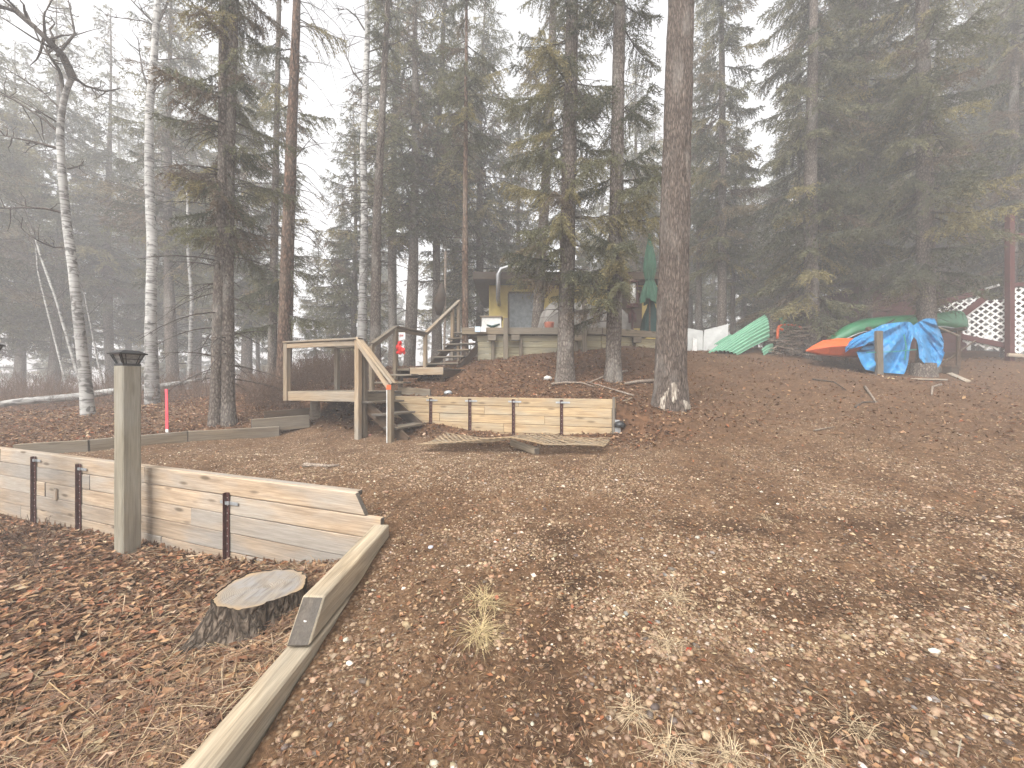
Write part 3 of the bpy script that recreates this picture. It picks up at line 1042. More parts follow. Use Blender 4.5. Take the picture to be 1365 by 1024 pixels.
# ------------------------------------------------------------------ lattice panel lying on the pad and the timber under it
corners = [P(556, 602, 6.25), P(803, 622, 5.45), P(814, 590, 6.45), P(594, 582, 7.2)]
def lat(u, v):
    a = corners[0].lerp(corners[1], u)
    b = corners[3].lerp(corners[2], u)
    p = a.lerp(b, v)
    g = hz(p.x, p.y)
    z = g + .05 + .05 * (1 - v) + .15 * math.exp(-((u - .50) / .20) ** 2) * (1 - .55 * v) + .025 * math.sin(u * 9 + v * 2) + .02 * v
    return Vector((p.x, p.y, z))
lt = thing('lattice_panel', 'sagging wooden lattice panel lying on the gravel before the golden wall', 'lattice', lat(.5, .5))
LROOT = root_loc(lt)
def slat(fn, n, lift, parent, root, mat, w=.030, th=.006):
    pts = [fn(i / n) for i in range(n + 1)]
    mb = MB()
    for i, p in enumerate(pts):
        T = (pts[min(i + 1, n)] - pts[max(i - 1, 0)]).normalized()
        S = T.cross(Z3).normalized() * w / 2
        for s, zz in ((-1, 0), (1, 0), (1, th), (-1, th)):
            mb.v.append(tuple(p + S * s + Z3 * (zz + lift)))
    for i in range(n):
        for k in range(4):
            a, b = i * 4 + k, i * 4 + (k + 1) % 4
            mb.f.append((a, b, b + 4, a + 4))
    mb.f += [(3, 2, 1, 0), tuple(n * 4 + k for k in range(4))]
    return mb.build('slat', mat, parent)
M['lattice_wood'] = wood('lattice_wood', (.44, .34, .22), (.27, .20, .125), (.34, .29, .22), .4, .2, .25)
asp = 3.6
nd = 42
for k in range(nd):
    for sgn in (1, -1):
        # diagonal line u*asp + sgn*v = c
        c0 = -1 + (asp + 2) * (k + .5) / nd
        seg = []
        for v in np.linspace(0, 1, 60):
            u = (c0 - sgn * (v - .5)) / asp
            if 0 <= u <= 1:
                seg.append(v)
        if len(seg) < 8:
            continue
        va, vb = seg[0], seg[-1]
        slat(lambda q, va=va, vb=vb, c0=c0, sgn=sgn: lat((c0 - sgn * ((va + (vb - va) * q) - .5)) / asp, va + (vb - va) * q), 5, .007 if sgn > 0 else 0, lt, LROOT, M['lattice_wood'])
for v in (0.0, 1.0):
    slat(lambda q, v=v: lat(q, v), 24, .014, lt, LROOT, M['lattice_wood'], .035, .010)
a, b = P(683, 601, 6.45), P(716, 616, 5.75)
za, zb_ = hz(a.x, a.y) + .11, hz(b.x, b.y) + .045
lb = board('timber_block', (a.x, a.y, za), (b.x, b.y, zb_), .09, .09, M['grey_wood'], None)
tag(lb, 'short square timber propping up the sagging lattice panel', 'timber')

# ------------------------------------------------------------------ steps: lower landing, three flights, rails
random.seed(12)
FR = Vector((-2.85, 7.40, 0))
Z1 = 1.46
stair = thing('wooden_steps', 'weathered wooden steps with landings and handrails climbing to the deck', 'steps', (-2.9, 8.3, hz(-2.9, 8.3)))
LW, LD = 1.81, 1.30
for i in range(9):
    vv = .07 + i * .145
    board('deck_board', FR - U3 * LW + V3 * vv + Z3 * (Z1 - .02), FR + V3 * vv + Z3 * (Z1 - .02), .138, .036, M['grey_wood'], stair, up=V3)
board('fascia', FR - U3 * (LW + .02) - V3 * .022 + Z3 * (Z1 - .10), FR - U3 * .03 - V3 * .022 + Z3 * (Z1 - .10), .185, .04, M['rail'], stair)
board('joist', FR - U3 * (LW - .02) + V3 * .03 + Z3 * (Z1 - .13), FR - U3 * (LW - .02) + V3 * LD + Z3 * (Z1 - .13), .18, .04, M['dark_wood'], stair)
board('joist', FR - U3 * .03 + V3 * .03 + Z3 * (Z1 - .13), FR - U3 * .03 + V3 * LD + Z3 * (Z1 - .13), .18, .04, M['grey_wood'], stair)
board('joist', FR - U3 * .9 + V3 * .03 + Z3 * (Z1 - .13), FR - U3 * .9 + V3 * LD + Z3 * (Z1 - .13), .18, .04, M['dark_wood'], stair)
def post(p, z0, z1, mat, s=.09, name='post'):
    return board(name, (p.x, p.y, z0), (p.x, p.y, z1), s, s, mat, stair, up=U3, bev=.006)
def gz(p):
    return hz(p.x, p.y) - .05
pA = FR - V3 * .02
post(pA, gz(pA), 2.42, M['rail'], .095)
pB = FR + V3 * .12 + U3 * .02
post(pB, gz(pB), Z1 + .95, M['grey_wood'])
pC = FR - U3 * LW - V3 * .02
post(pC, Z1 - .20, 2.42, M['rail'], .10)
pD = FR - U3 * LW + V3 * LD
post(pD, gz(pD), 2.42, M['grey_wood'])
pE = Vector((-3.07, 8.7, 0))
post(pE, 1.0, 2.44, M['grey_wood'])
board('handrail', pC - U3 * .05 + Z3 * 2.44, pA + U3 * .06 + Z3 * 2.44, .13, .036, M['rail'], stair, up=V3)
board('side_rail', pC - V3 * .03 + U3 * .05 + Z3 * 2.36, pA - V3 * .0 - U3 * .05 + Z3 * 2.36, .09, .036, M['rail'], stair)
board('handrail', pD + Z3 * 2.44, pE + Z3 * 2.44, .12, .036, M['grey_wood'], stair, up=V3)
board('handrail', pC + V3 * .07 + Z3 * 2.441, pD - V3 * .07 + Z3 * 2.441, .12, .036, M['grey_wood'], stair, up=U3)
# lower flight, going down to the right
LPp = FR + U3 * .74 - V3 * .03
post(LPp, gz(LPp), 1.60, M['grey_wood'], .092)
board('edge_strip', LPp - U3 * .040 - V3 * .052 + Z3 * gz(LPp), LPp - U3 * .040 - V3 * .052 + Z3 * 1.50, .018, .010, M['white'], stair, up=U3)
board('tape', LPp - U3 * .0 - V3 * .050 + Z3 * 1.50, LPp - U3 * .0 - V3 * .050 + Z3 * 1.585, .096, .008, M['orange'], stair, up=U3)
a_, b_ = pA + U3 * .0 + Z3 * 2.46, LPp + U3 * .07 + Z3 * 1.60
board('handrail', a_, b_, .14, .038, M['rail'], stair, up=V3)
dn = Vector((0, 0, -.075))
board('side_rail', a_ + dn - V3 * .03, b_ + dn - V3 * .03 - U3 * .08, .09, .036, M['rail'], stair)
for i, z in enumerate((1.255, 1.03, .80)):
    uu = .14 + .27 * i
    w = 1.0
    board('tread', FR + U3 * uu + V3 * .02 + Z3 * z, FR + U3 * uu + V3 * w + Z3 * z, .29, .04, M['grey_wood'], stair, up=U3)
for vv in (.16, .95):
    board('stringer', FR - U3 * .02 + V3 * vv + Z3 * 1.22, FR + U3 * .95 + V3 * vv + Z3 * .55, .22, .038, M['dark_wood'], stair)
# riser board of the second flight seen past the lower treads
board('riser', FR - U3 * .1 + V3 * LD + Z3 * (Z1 + .0), FR + U3 * .72 + V3 * LD + Z3 * (Z1 - .05), .16, .036, M['grey_wood'], stair)
# second flight, along V
SL = Vector((-3.07, 8.7, 0))
def at(s, u=0, z=0):
    return SL + V3 * s + U3 * u + Z3 * z
for i, z in enumerate((1.63, 1.80)):
    board('tread', at(.16 + .28 * i, .0, z), at(.16 + .28 * i, .82, z), .28, .04, M['grey_wood'], stair, up=V3)
Z2 = 1.97
for i in range(9):
    ss = .90 + .145 * i
    board('deck_board', at(ss, -.05, Z2 - .02), at(ss, 1.30, Z2 - .02), .138, .036, M['grey_wood'], stair, up=V3)
board('fascia', at(.80, -.07, Z2 - .03), at(.80, .42, Z2 - .03), .06, .036, M['grey_wood'], stair)
board('fascia', at(.79, .44, Z2 - .075), at(.79, 1.34, Z2 - .075), .17, .04, M['rail'], stair)
for uu in (.0, 1.25):
    board('joist', at(.85, uu, Z2 - .13), at(2.1, uu, Z2 - .13), .17, .04, M['dark_wood'], stair)
for uu in (.05, 1.2):
    for ss in (.95, 2.0):
        p = at(ss, uu)
        post(p, gz(p), Z2 - .05, M['dark_wood'], .09, 'footing_post')
# flight three up to the deck
for i in range(6):
    z = Z2 + .2 * (i + .85)
    board('tread', at(2.22 + .29 * i, .02, z), at(2.22 + .29 * i, 1.0, z), .28, .04, M['grey_wood'], stair, up=V3)
for uu in (.04, .98):
    board('stringer', at(2.08, uu, Z2 - .02), at(3.9, uu, 3.02), .22, .038, M['dark_wood'], stair)
# rails of the upper run (left side)
rail_pts = [at(0, 0, 2.46), at(.825, 0, 2.95), at(2.09, 0, 2.95), at(3.97, 0, 4.19)]
for i in range(3):
    a, b = rail_pts[i], rail_pts[i + 1]
    board('handrail', a + Z3 * .02, b + Z3 * .02, .12, .036, M['rail'] if i == 2 else M['grey_wood'], stair, up=U3)
    board('side_rail', a - Z3 * .05 - U3 * .0, b - Z3 * .05, .085, .034, M['grey_wood'], stair)
for s, z0, z1 in ((.825, 1.7, 2.93), (2.09, 1.8, 2.93), (3.55, 2.3, 3.88), (3.93, 2.3, 4.14)):
    post(at(s), z0, z1, M['rail'] if s > 2 else M['grey_wood'], .09)
for u_ in (.05,):
    post(at(.75, u_), 1.7, 2.90, M['grey_wood'], .06)

# notice card and red ribbon hung on the second landing's rail post
nc = at(.88, .06, 2.62)
card = thing('notice_card', 'white card with faded red lettering pinned above the red ribbon on the stair post', 'sign', nc)
cz = P(536, 448, 9.40)
MB().box((cz.x, cz.y, cz.z), (.15, .008, .17), -YAW * .3).build('card', M['white'], card)
ik = MB()
for i, (dx, w, hh) in enumerate(((-.045, .018, .055), (-.02, .012, .055), (.005, .022, .05), (.032, .016, .055))):
    ik.box((cz.x + dx, cz.y - .006, cz.z + .01), (w, .004, hh))
ik.build('lettering', M['ink'], card)
rb = thing('ribbon', 'bright red plastic ribbon bunched on the stair post under the white card', 'ribbon', P(533, 470, 9.36))
bl = MB()
rrr = random.Random(3)
for (px, py, w, hh, d) in ((533, 457, .10, .10, 9.36), (531, 463, .15, .12, 9.34), (533, 468, .11, .14, 9.35), (536, 466, .13, .10, 9.33), (538, 470, .07, .09, 9.36), (530, 470, .06, .08, 9.36)):
    c = P(px, py, d)
    n = 10
    vs = [c + Vector((0, -.03, 0))]
    for k in range(n):
        t = 2 * math.pi * k / n
        rr_ = rrr.uniform(.7, 1.1)
        vs.append(c + Vector((math.cos(t) * w * .55 * rr_, rrr.uniform(-.02, .03), math.sin(t) * hh * .6 * rr_)))
    vs.append(c + Vector((0, .03, 0)))
    fs = [(0, 1 + k, 1 + (k + 1) % n) for k in range(n)] + [(n + 1, 1 + (k + 1) % n, 1 + k) for k in range(n)]
    bl.add(vs, fs)
bl.build('knot', M['red'], rb, False)

# ------------------------------------------------------------------ left curb
cb = thing('timber_curb', 'low timber curb between the gravel pad and the leafy bank', 'curb', (-6, 6.6, .5))
c_pts = [P(20, 600, 5.72), P(120, 596, 6.05), P(250, 585, 6.8), P(372, 572, 7.75)]
for a, b in zip(c_pts[:-1], c_pts[1:]):
    board('timber', (a.x, a.y, hz(a.x, a.y) + .07), (b.x, b.y, hz(b.x, b.y) + .07), .20, .09, M['grey_wood'], cb, bev=.008)
a, b = P(335, 566, 7.55), P(412, 552, 8.15)
board('timber', (a.x, a.y, .80), (b.x, b.y, .84), .26, .12, M['grey_wood'], cb)
a, b = P(352, 560, 7.75), P(412, 546, 8.25)
board('timber', (a.x, a.y, .98), (b.x, b.y, 1.02), .17, .12, M['dark_wood'], cb)

# pink survey stake
a = G(223, 576)
pk = thing('survey_stake', 'fluorescent pink survey stake standing at the low curb', 'stake', (a.x, a.y, a.z - .05))
board('stake', (a.x, a.y, a.z - .05), (a.x - .015, a.y, a.z + .80), .048, .018, M['pink'], pk, up=(1, 0, 0), bev=.003)
board('pale_foot', (a.x, a.y - .002, a.z - .04), (a.x - .002, a.y - .002, a.z + .07), .052, .022, M['white'], pk, up=(1, 0, 0), bev=.003)

# ------------------------------------------------------------------ deck
random.seed(21)
DZ = 3.2
D0, D1, D2 = Vector((-1.42, 11.25, 0)), Vector((2.55, 11.25, 0)), Vector((4.55, 12.2, 0))
dk = thing('deck', 'raised wooden deck with pale plank base in front of the yellow cabin', 'deck', (1.2, 12.2, 2.3))
for (a, b) in ((D0, D1), (D1, D2)):
    board('rim_beam', a + Z3 * (DZ - .10), b + Z3 * (DZ - .10), .19, .05, M['grey_wood'], dk)
for i in range(22):
    y = 11.36 + i * .145
    x0 = -1.42
    x1 = 2.55 + min(max(y - 11.25, 0) / .95, 1) * 2.0
    board('deck_board', (x0, y, DZ - .02), (x1, y, DZ - .02), .138, .036, M['grey_wood'], dk, up=(0, 1, 0))
for r in range(6):
    z = DZ - .30 - .175 * r
    board('base_plank', (-1.0 + (.02 if r % 2 else 0), 11.38, z), (2.55, 11.38, z), .168, .04, M['deck_base'], dk)
    board('base_plank', (2.57, 11.40, z), (4.5, 12.3, z), .168, .04, M['deck_base'], dk)
for px, d, z1 in ((674, 11.15, 3.45), (779, 11.15, 3.98), (657, 11.3, 3.0), (694, 11.3, 2.9), (768, 11.3, 2.95), (845, 11.85, 2.95)):
    p = P(px, 400, d)
    board('post', (p.x, p.y, gz(p)), (p.x, p.y, z1), .09 if d > 11.2 else .13, .09, M['grey_wood'], dk, up=(1, 0, 0))
for px in (686, 770, 848, 655):
    p = P(px, 455, 11.2 if px < 800 else 11.75)
    board('beam_end', (p.x - .1, p.y, DZ - .30), (p.x + .14, p.y, DZ - .30), .16, .14, M['grey_wood'], dk)

# ------------------------------------------------------------------ yellow cabin
cbn = thing('cabin', 'small yellow cabin with flat brown roof and silver stovepipe behind the deck', 'cabin', (2.3, 16.6, 2.9))
wl_ = MB()
X0, X1, Y0, Y1, ZC0, ZC1 = -.85, 5.5, 14.7, 18.6, 2.6, 5.25
wl_.box(((X0 + X1) / 2, (Y0 + Y1) / 2, (ZC0 + ZC1) / 2), (X1 - X0, Y1 - Y0, ZC1 - ZC0))
wall_o = wl_.build('wall', M['yellow'], cbn)
k = 0
x = X0 + .01
while x < X1:
    board('siding_batten', (x + .02, Y0 - .012, ZC0 + .05), (x + .02, Y0 - .012, ZC1 - .02), .04, .02, M['yellow'], wall_o, up=(1, 0, 0), bev=.003)
    x += .405
rf = MB()
rf.box(((X0 + X1) / 2, (Y0 + Y1) / 2 - .25, ZC1 + .13), (X1 - X0 + 1.0, Y1 - Y0 + 1.2, .26))
roof_o = rf.build('roof', M['roof'], cbn)
board('fascia', (X0 - .52, Y0 - .88, ZC1 + .10), (X1 + .52, Y0 - .88, ZC1 + .10), .22, .04, M['dark_wood'], roof_o)
p0, p1 = P(679, 391, 14.62), P(714, 437, 14.62)
wn_ = MB()
for i in range(14):                                  # pleated curtain behind the pane
    x = p0.x + (p1.x - p0.x) * (i + .5) / 14
    wn_.box((x, 14.66 + .012 * (i % 2), (p0.z + p1.z) / 2), ((p1.x - p0.x) / 14, .03, p0.z - p1.z))
win = wn_.build('window', M['curtain'], cbn)
cw = (p0.x + p1.x) / 2
for (a, b) in (((p0.x - .03, 14.63, p0.z + .03), (p1.x + .03, 14.63, p0.z + .03)), ((p0.x - .03, 14.63, p1.z - .03), (p1.x + .03, 14.63, p1.z - .03)),
               ((p0.x - .03, 14.64, p1.z), (p0.x - .03, 14.64, p0.z)), ((p1.x + .03, 14.64, p1.z), (p1.x + .03, 14.64, p0.z))):
    board('frame', a, b, .06, .04, M['dark_wood'], win, up=(0, 0, 1) if a[2] == b[2] else (1, 0, 0))
# second dark opening by the door side
p0, p1 = P(826, 382, 14.62), P(856, 437, 14.62)
MB().box(((p0.x + p1.x) / 2, 14.68, (p0.z + p1.z) / 2), (p1.x - p0.x, .06, p0.z - p1.z)).build('door', M['dark_wood'], cbn)
# stovepipe: up from the wall, elbow, then along the roof edge
sp0 = P(664, 398, 13.68)
sp1 = P(664, 366, 13.68)
sp2 = P(668, 359, 13.68)
sp3 = P(676, 356.5, 13.68)
sp4 = P(760, 357.5, 13.68)
pts = [Vector((sp0.x, 14.69, sp0.z)), sp0, sp1, sp2, sp3, sp4]
pp = MB()
pp.tube(pts, .075, 12)
stp = pp.build('stovepipe', M['pipe'], cbn, True)
for px in (690, 720, 748):
    q = P(px, 357, 13.68)
    MB().tube([(q.x - .02, q.y, q.z), (q.x + .02, q.y, q.z)], .082, 12).build('joint_band', M['galv'], stp, True)
pq = P(662, 362, 13.68)
for px in (690, 750):
    q = P(px, 360, 13.68)
    MB().tube([(q.x, q.y, ZC1 + .2), (q.x, q.y, q.z)], .015, 6).build('pipe_prop', M['galv'], stp)
# small lamp box over the window
q = P(697, 383, 14.6)
MB().box((q.x, q.y, q.z), (.30, .14, .10)).build('lamp_box', M['dark_wood'], cbn)

# ------------------------------------------------------------------ things on the deck
def cloth_heap(name, outline, d, depth, mat, label, cat, seed, zfloor=DZ):
    """a draped cover: silhouette profile along x, rounded in depth, with fold noise"""
    xs = np.linspace(0, 1, 44)
    px = np.array([o[0] for o in outline], float)
    py = np.array([o[1] for o in outline], float)
    q = px[0] + (px[-1] - px[0]) * xs
    topy = np.interp(q, px, py)
    X = (q - 682.5) / FPX * d
    Z = EYE - (topy - 512) / FPX * d
    NV = 22
    V = []
    for j in range(NV):
        f = j / (NV - 1)
        a = math.pi * f
        yy = -math.cos(a) * depth / 2
        hh = np.sin(a) ** .55 if 0 < f < 1 else np.zeros(1)
        fold = noise3(np.stack([X * 6 + np.cos(a) * 2, np.full_like(X, f * 3), X * 0], 1), seed) - .5
        z = zfloor + .005 + (Z - zfloor) * hh
        yyv = d + depth / 2 + yy + fold * .32 * math.sin(a)
        V.append(np.stack([X + fold * .05, yyv, z + fold * .20 * math.sin(a)], 1))
    V = np.concatenate(V)
    n = len(xs)
    F = [(j * n + i, j * n + i + 1, (j + 1) * n + i + 1, (j + 1) * n + i) for j in range(NV - 1) for i in range(n - 1)]
    off = np.array([V[:, 0].mean(), V[:, 1].mean(), zfloor])
    o = obj(name, fastmesh(name, V - off, np.array(F), None, True), mat, None, off)
    return tag(o, label, cat)
cloth_heap('covered_furniture', [(718, 432), (722, 415), (730, 405), (742, 400), (752, 402), (757, 412), (758, 432)], 12.2, .9, M['greytarp'], 'grey cover over a rounded heap on the deck next to the window', 'cover', 5)
cloth_heap('covered_furniture', [(760, 434), (764, 402), (775, 398), (790, 402), (802, 408), (812, 412), (824, 420), (832, 436)], 12.3, 1.0, M['greytarp'], 'wide grey cover sagging over furniture behind the deck post', 'cover', 9)
cloth_heap('covered_chair', [(822, 440), (825, 418), (832, 410), (840, 416), (846, 438)], 12.6, .6, M['greytarp'], 'small grey covered chair standing below the hanging dark lantern', 'cover', 13)
# white chest with a wooden lid
p0, p1 = P(642, 423, 12.0), P(668, 440, 12.0)
ch = thing('storage_chest', 'white chest with a brown wooden lid on the deck corner', 'chest', ((p0.x + p1.x) / 2, 12.3, DZ))
MB().box(((p0.x + p1.x) / 2, 12.3, (DZ + p0.z) / 2), (p1.x - p0.x, .6, p0.z - DZ)).build('body', M['white'], ch)
board('lid', (p0.x - .06, 12.3, p0.z + .02), (p1.x + .04, 12.3, p0.z + .02), .68, .04, M['rail'], ch, up=(0, 1, 0))
hd = MB()
hd.tube([P(649, 433, 11.99), P(656, 436, 11.97), P(666, 432, 11.99)], [.02, .05, .02], 6)
hd.build('dark_strap', M['darkgreen'], ch)
# blue and white card leaning on the rim
p = P(640.5, 439, 11.15)
cdr = thing('pale_card', 'pale blue and white card fixed to the deck rim beside the stairs', 'card', p)
MB().box(p - Vector((.08, 0, 0)), (.15, .02, .15)).build('blue_half', M['bluecard'], cdr)
MB().box(p + Vector((.08, 0, 0)), (.15, .02, .15)).build('white_half', M['white'], cdr)
# clay pot tipped over behind the rim
p = P(732, 431, 11.8)
pt = MB().lathe([(.06, 0), (.10, .02), (.13, .10), (.15, .20), (.155, .23), (.13, .23)], 16, (p.x, p.y, DZ))
pot = pt.build('clay_pot', flat('clay', (.42, .15, .10), .8), None, True)
tag(pot, 'small reddish clay pot on the deck by the grey cover', 'pot')
# hanging lantern on a stand
p = P(843, 394, 12.4)
ln_ = thing('patio_lantern', 'tall dark red lantern with pale glass on a slim stand by the green umbrella', 'lantern', (p.x, p.y, DZ))
hb = MB()
hb.lathe([(.05, -.42), (.19, -.40), (.20, -.32), (.17, -.29), (.15, -.27)], 14, p)
hb.lathe([(.15, .36), (.19, .38), (.19, .42), (.08, .48), (.02, .52)], 14, p)
for k in range(4):
    t = math.pi / 4 + k * math.pi / 2
    hb.tube([(p.x + .165 * math.cos(t), p.y + .165 * math.sin(t), p.z - .3), (p.x + .165 * math.cos(t), p.y + .165 * math.sin(t), p.z + .38)], .025, 6)
hb.build('frame', M['maroon'], ln_)
MB().lathe([(.105, -.27), (.11, 0), (.105, .36)], 14, p).build('glass', M['white'], ln_, True)
sd = MB()
sd.tube([(p.x, p.y, DZ), (p.x, p.y, p.z - .40)], .03, 8)
for k in range(5):
    t = k * 2 * math.pi / 5
    sd.tube([(p.x, p.y, p.z - .42), (p.x + .09 * math.cos(t), p.y + .09 * math.sin(t), p.z - .6), (p.x + .1 * math.cos(t), p.y + .1 * math.sin(t), p.z - .85)], [.03, .045, .02], 6)
sd.build('stand', M['maroon'], ln_)
# folded umbrella
p = P(866, 360, 12.3)
um = thing('patio_umbrella', 'folded green patio umbrella standing on the deck by the tall poplar', 'umbrella', (p.x, p.y, DZ - .05))
MB().tube([(p.x, p.y, DZ - .05), (p.x, p.y, 6.35)], .025, 8).build('pole', M['dark_wood'], um)
N = 40
V, rows = [], [(6.25, .03), (6.0, .07), (5.6, .13), (5.25, .17), (5.05, .16), (4.85, .12), (4.78, .115), (4.65, .16), (4.4, .24), (4.22, .27)]
for j, (z, r) in enumerate(rows):
    for k in range(N):
        t = 2 * math.pi * k / N
        rr_ = r * (1 + .22 * math.sin(8 * t) * (z < 6))
        zz = z - (.14 * (math.sin(4 * t + .6) * .5 + .5) if j == len(rows) - 1 else 0)
        V.append((p.x + rr_ * math.cos(t), p.y + rr_ * math.sin(t), zz))
mb = MB()
mb.v = V
mb.f = [(j * N + k, (j + 1) * N + k, (j + 1) * N + (k + 1) % N, j * N + (k + 1) % N) for j in range(len(rows) - 1) for k in range(N)]
mb.build('canopy', M['umbrella'], um, True)
MB().lathe([(.128, 4.80), (.13, 4.815), (.128, 4.83)], 20, (p.x, p.y, 0)).build('tie', M['darkgreen'], um)
cloth_heap('folded_cover', [(858, 447), (862, 418), (868, 400), (874, 398), (880, 420), (884, 447)], 12.35, .5, M['darkgreen'], 'dark green cover folded round the foot of the umbrella', 'cover', 17)
# bin-like dark object and pole behind the stairs
p = P(592, 400, 13.6)
bd = thing('pole_banner', 'dark bundle hung on a pale pole behind the upper stair rail', 'pole', (p.x, p.y, hz(p.x, p.y)))
MB().tube([(p.x, p.y, hz(p.x, p.y) - .1), (p.x + .05, p.y, P(596, 335, 13.6).z)], .04, 8).build('pole', M['paletwig'], bd)
bn = MB()
bn.tube([P(589, 378, 13.55), P(588, 392, 13.55), P(585, 406, 13.55), P(585, 420, 13.55)], [.05, .16, .2, .08], 8)
bn.build('bundle', M['dark_wood'], bd, True)
# ------------------------------------------------------------------ right-hand side: sheets, canoe, tarp, red porch
def slab(name, pts, th, mat, label, cat):
    """a leaning sheet from four front corners (in order), with thickness away from the camera"""
    pts = [Vector(p) for p in pts]
    nrm = (pts[1] - pts[0]).cross(pts[3] - pts[0]).normalized()
    if nrm.y < 0:
        nrm = -nrm
    mb = MB()
    mb.add(pts + [p + nrm * th for p in pts], [(0, 1, 2, 3), (7, 6, 5, 4), (0, 4, 5, 1), (1, 5, 6, 2), (2, 6, 7, 3), (3, 7, 4, 0)])
    return tag(mb.build(name, mat), label, cat)
slab('white_panel', [P(913, 470, 14.0), P(940, 470, 13.9), P(937, 441, 14.3), P(913, 437, 14.4)], .05, M['panelwhite'], 'plain white panel leaning just behind the tall poplar trunk', 'panel')
slab('white_panel', [P(937, 470, 13.8), P(970, 470, 13.6), P(971, 432, 14.0), P(939, 440, 14.2)], .05, M['panelwhite'], 'taller white panel leaning behind the mint corrugated sheets', 'panel')
slab('white_panel', [P(923, 470, 13.75), P(929, 470, 13.75), P(929, 452, 13.8), P(924, 450, 13.8)], .04, M['white'], 'narrow white offcut propped in front of the white panels', 'panel')

def corrugated(A, B, C, D, n, amp, mat, label):
    """sheet with ridges running A->B, waves from AB towards DC"""
    A, B, C, D = [Vector(q) for q in (A, B, C, D)]
    nrm = (B - A).cross(D - A).normalized()
    if nrm.y > 0:
        nrm = -nrm
    V, F = [], []
    NW, NL = n * 6, 8
    for i in range(NL + 1):
        f = i / NL
        a, d = A.lerp(B, f), D.lerp(C, f)
        for k in range(NW + 1):
            g = k / NW
            p = a.lerp(d, g) + nrm * (amp * math.sin(g * n * 2 * math.pi) + .16 * math.sin(math.pi * g) + .05 * math.sin(math.pi * f))
            V.append(p)
    for i in range(NL):
        for k in range(NW):
            q = i * (NW + 1) + k
            F.append((q, q + 1, q + NW + 2, q + NW + 1))
    N0 = len(V)
    V += [p - nrm * .012 for p in V[:N0]]
    F += [tuple(N0 + i for i in reversed(f)) for f in F]
    mb = MB()
    mb.v, mb.f = [tuple(v) for v in V], F
    return tag(mb.build('corrugated_sheet', mat, None, True), label, 'sheet')
corrugated(P(942, 471, 13.0), P(1020, 419, 13.5), P(1026, 452, 13.1), P(984, 473, 12.7), 8, .03, M['mint'], 'long mint green corrugated sheet sloping up against a short stump')
corrugated(P(951, 459, 13.35), P(973, 446, 13.6), P(985, 458, 13.3), P(958, 470, 13.2), 6, .03, M['mint'], 'shorter mint corrugated offcut sticking out behind the long sheet')
corrugated(P(1034, 420, 13.5), P(1040, 421, 13.7), P(1044, 444, 13.5), P(1035, 446, 13.3), 3, .03, M['mint'], 'small mint corrugated piece hanging on the far side of the stump')
corrugated(P(1015, 471, 12.9), P(1031, 461, 13.1), P(1032, 469, 12.95), P(1018, 474, 12.7), 5, .02, M['mint'], 'small mint corrugated scrap lying flat on the ground by the brush pile')
# short stump holding the sheet
p = P(1027, 450, 13.45)
sm = MB()
z0 = hz(p.x, p.y) - .1
sm.tube([(p.x, p.y, z0), (p.x, p.y, z0 + .5), (p.x + .01, p.y, P(1027, 419, 13.45).z)], [.24, .19, .17], 14)
tag(sm.build('tree_stump', M['bark_spruce'], None), 'short upright grey stump propping the mint corrugated sheets', 'stump')
# brush pile
bpile = MB()
rr = random.Random(8)
for i in range(110):
    c = P(rr.uniform(1030, 1075), 0, 12.9 + rr.uniform(-.3, .5))
    base = hz(c.x, c.y)
    hmax = .95 * math.exp(-((c.x - 9.0) / .55) ** 2) + .12
    z = base + rr.uniform(.0, hmax)
    a = rr.uniform(0, math.pi)
    ln = rr.uniform(.15, .55)
    tl = rr.uniform(-.35, .35)
    dv = Vector((math.cos(a), math.sin(a), tl)) * ln
    r = rr.uniform(.008, .022)
    q = Vector((c.x, c.y, z))
    bpile.tube([q - dv, q + Vector((0, 0, rr.uniform(-.04, .06))), q + dv], [r, r, r * .5], 5)
bo = bpile.build('brush_pile', M['paletwig'], None)
bo['kind'] = 'stuff'
tag(bo, 'heap of cut branches between the mint sheets and the dark spruce', 'branches')
hp = MB()
ctr = P(1053, 437, 12.7)
hp.tube([ctr + Vector((.36 * math.cos(t), .1 * math.sin(t), .11 * math.sin(t) - .04 * math.cos(t) * 0)) for t in np.linspace(-.3, 3.9, 16)], .035, 8)
hp.tube([P(1037, 438, 12.65), P(1036.5, 447, 12.6), P(1036, 452, 12.6)], .04, 8)
tag(hp.build('hose', M['orange'], None, True), 'orange hose looped over the heap of cut branches', 'hose')

# canoe, upturned
prof = [(1092, 463, 464.5), (1098, 457, 463), (1113, 444.5, 456), (1130, 433, 447), (1149, 425.5, 441), (1184, 421.5, 437), (1215, 420, 437), (1247, 418, 438), (1268, 414.5, 440.5), (1279, 414, 442), (1285, 417, 440), (1288.5, 424, 435)]
cn = thing('canoe', 'dark green canoe lying upturned behind the blue tarp', 'canoe', P(1190, 440, 12.2) - Vector((0, 0, .4)))
NPF = 40
pxs = np.linspace(prof[0][0], prof[-1][0], NPF)
yt = np.interp(pxs, [a[0] for a in prof], [a[1] for a in prof])
yb = np.interp(pxs, [a[0] for a in prof], [a[2] for a in prof])
mb = MB()
NSEC = 13
gun_f = []
for i in range(NPF):
    f = i / (NPF - 1)
    d = 11.95 + .35 * f
    tp, bt_ = P(pxs[i], yt[i], d), P(pxs[i], yb[i], d - .02)
    half = .42 * max(.02, math.sin(math.pi * min(max(f, .004), .996))) ** .55
    for k in range(NSEC):
        a = math.pi * k / (NSEC - 1)
        z = bt_.z + (tp.z - bt_.z) * math.sin(a) ** .7 if 0 < k < NSEC - 1 else bt_.z
        mb.v.append((tp.x, d - math.cos(a) * half, z))
    gun_f.append(Vector((tp.x, d - half - .005, bt_.z)))
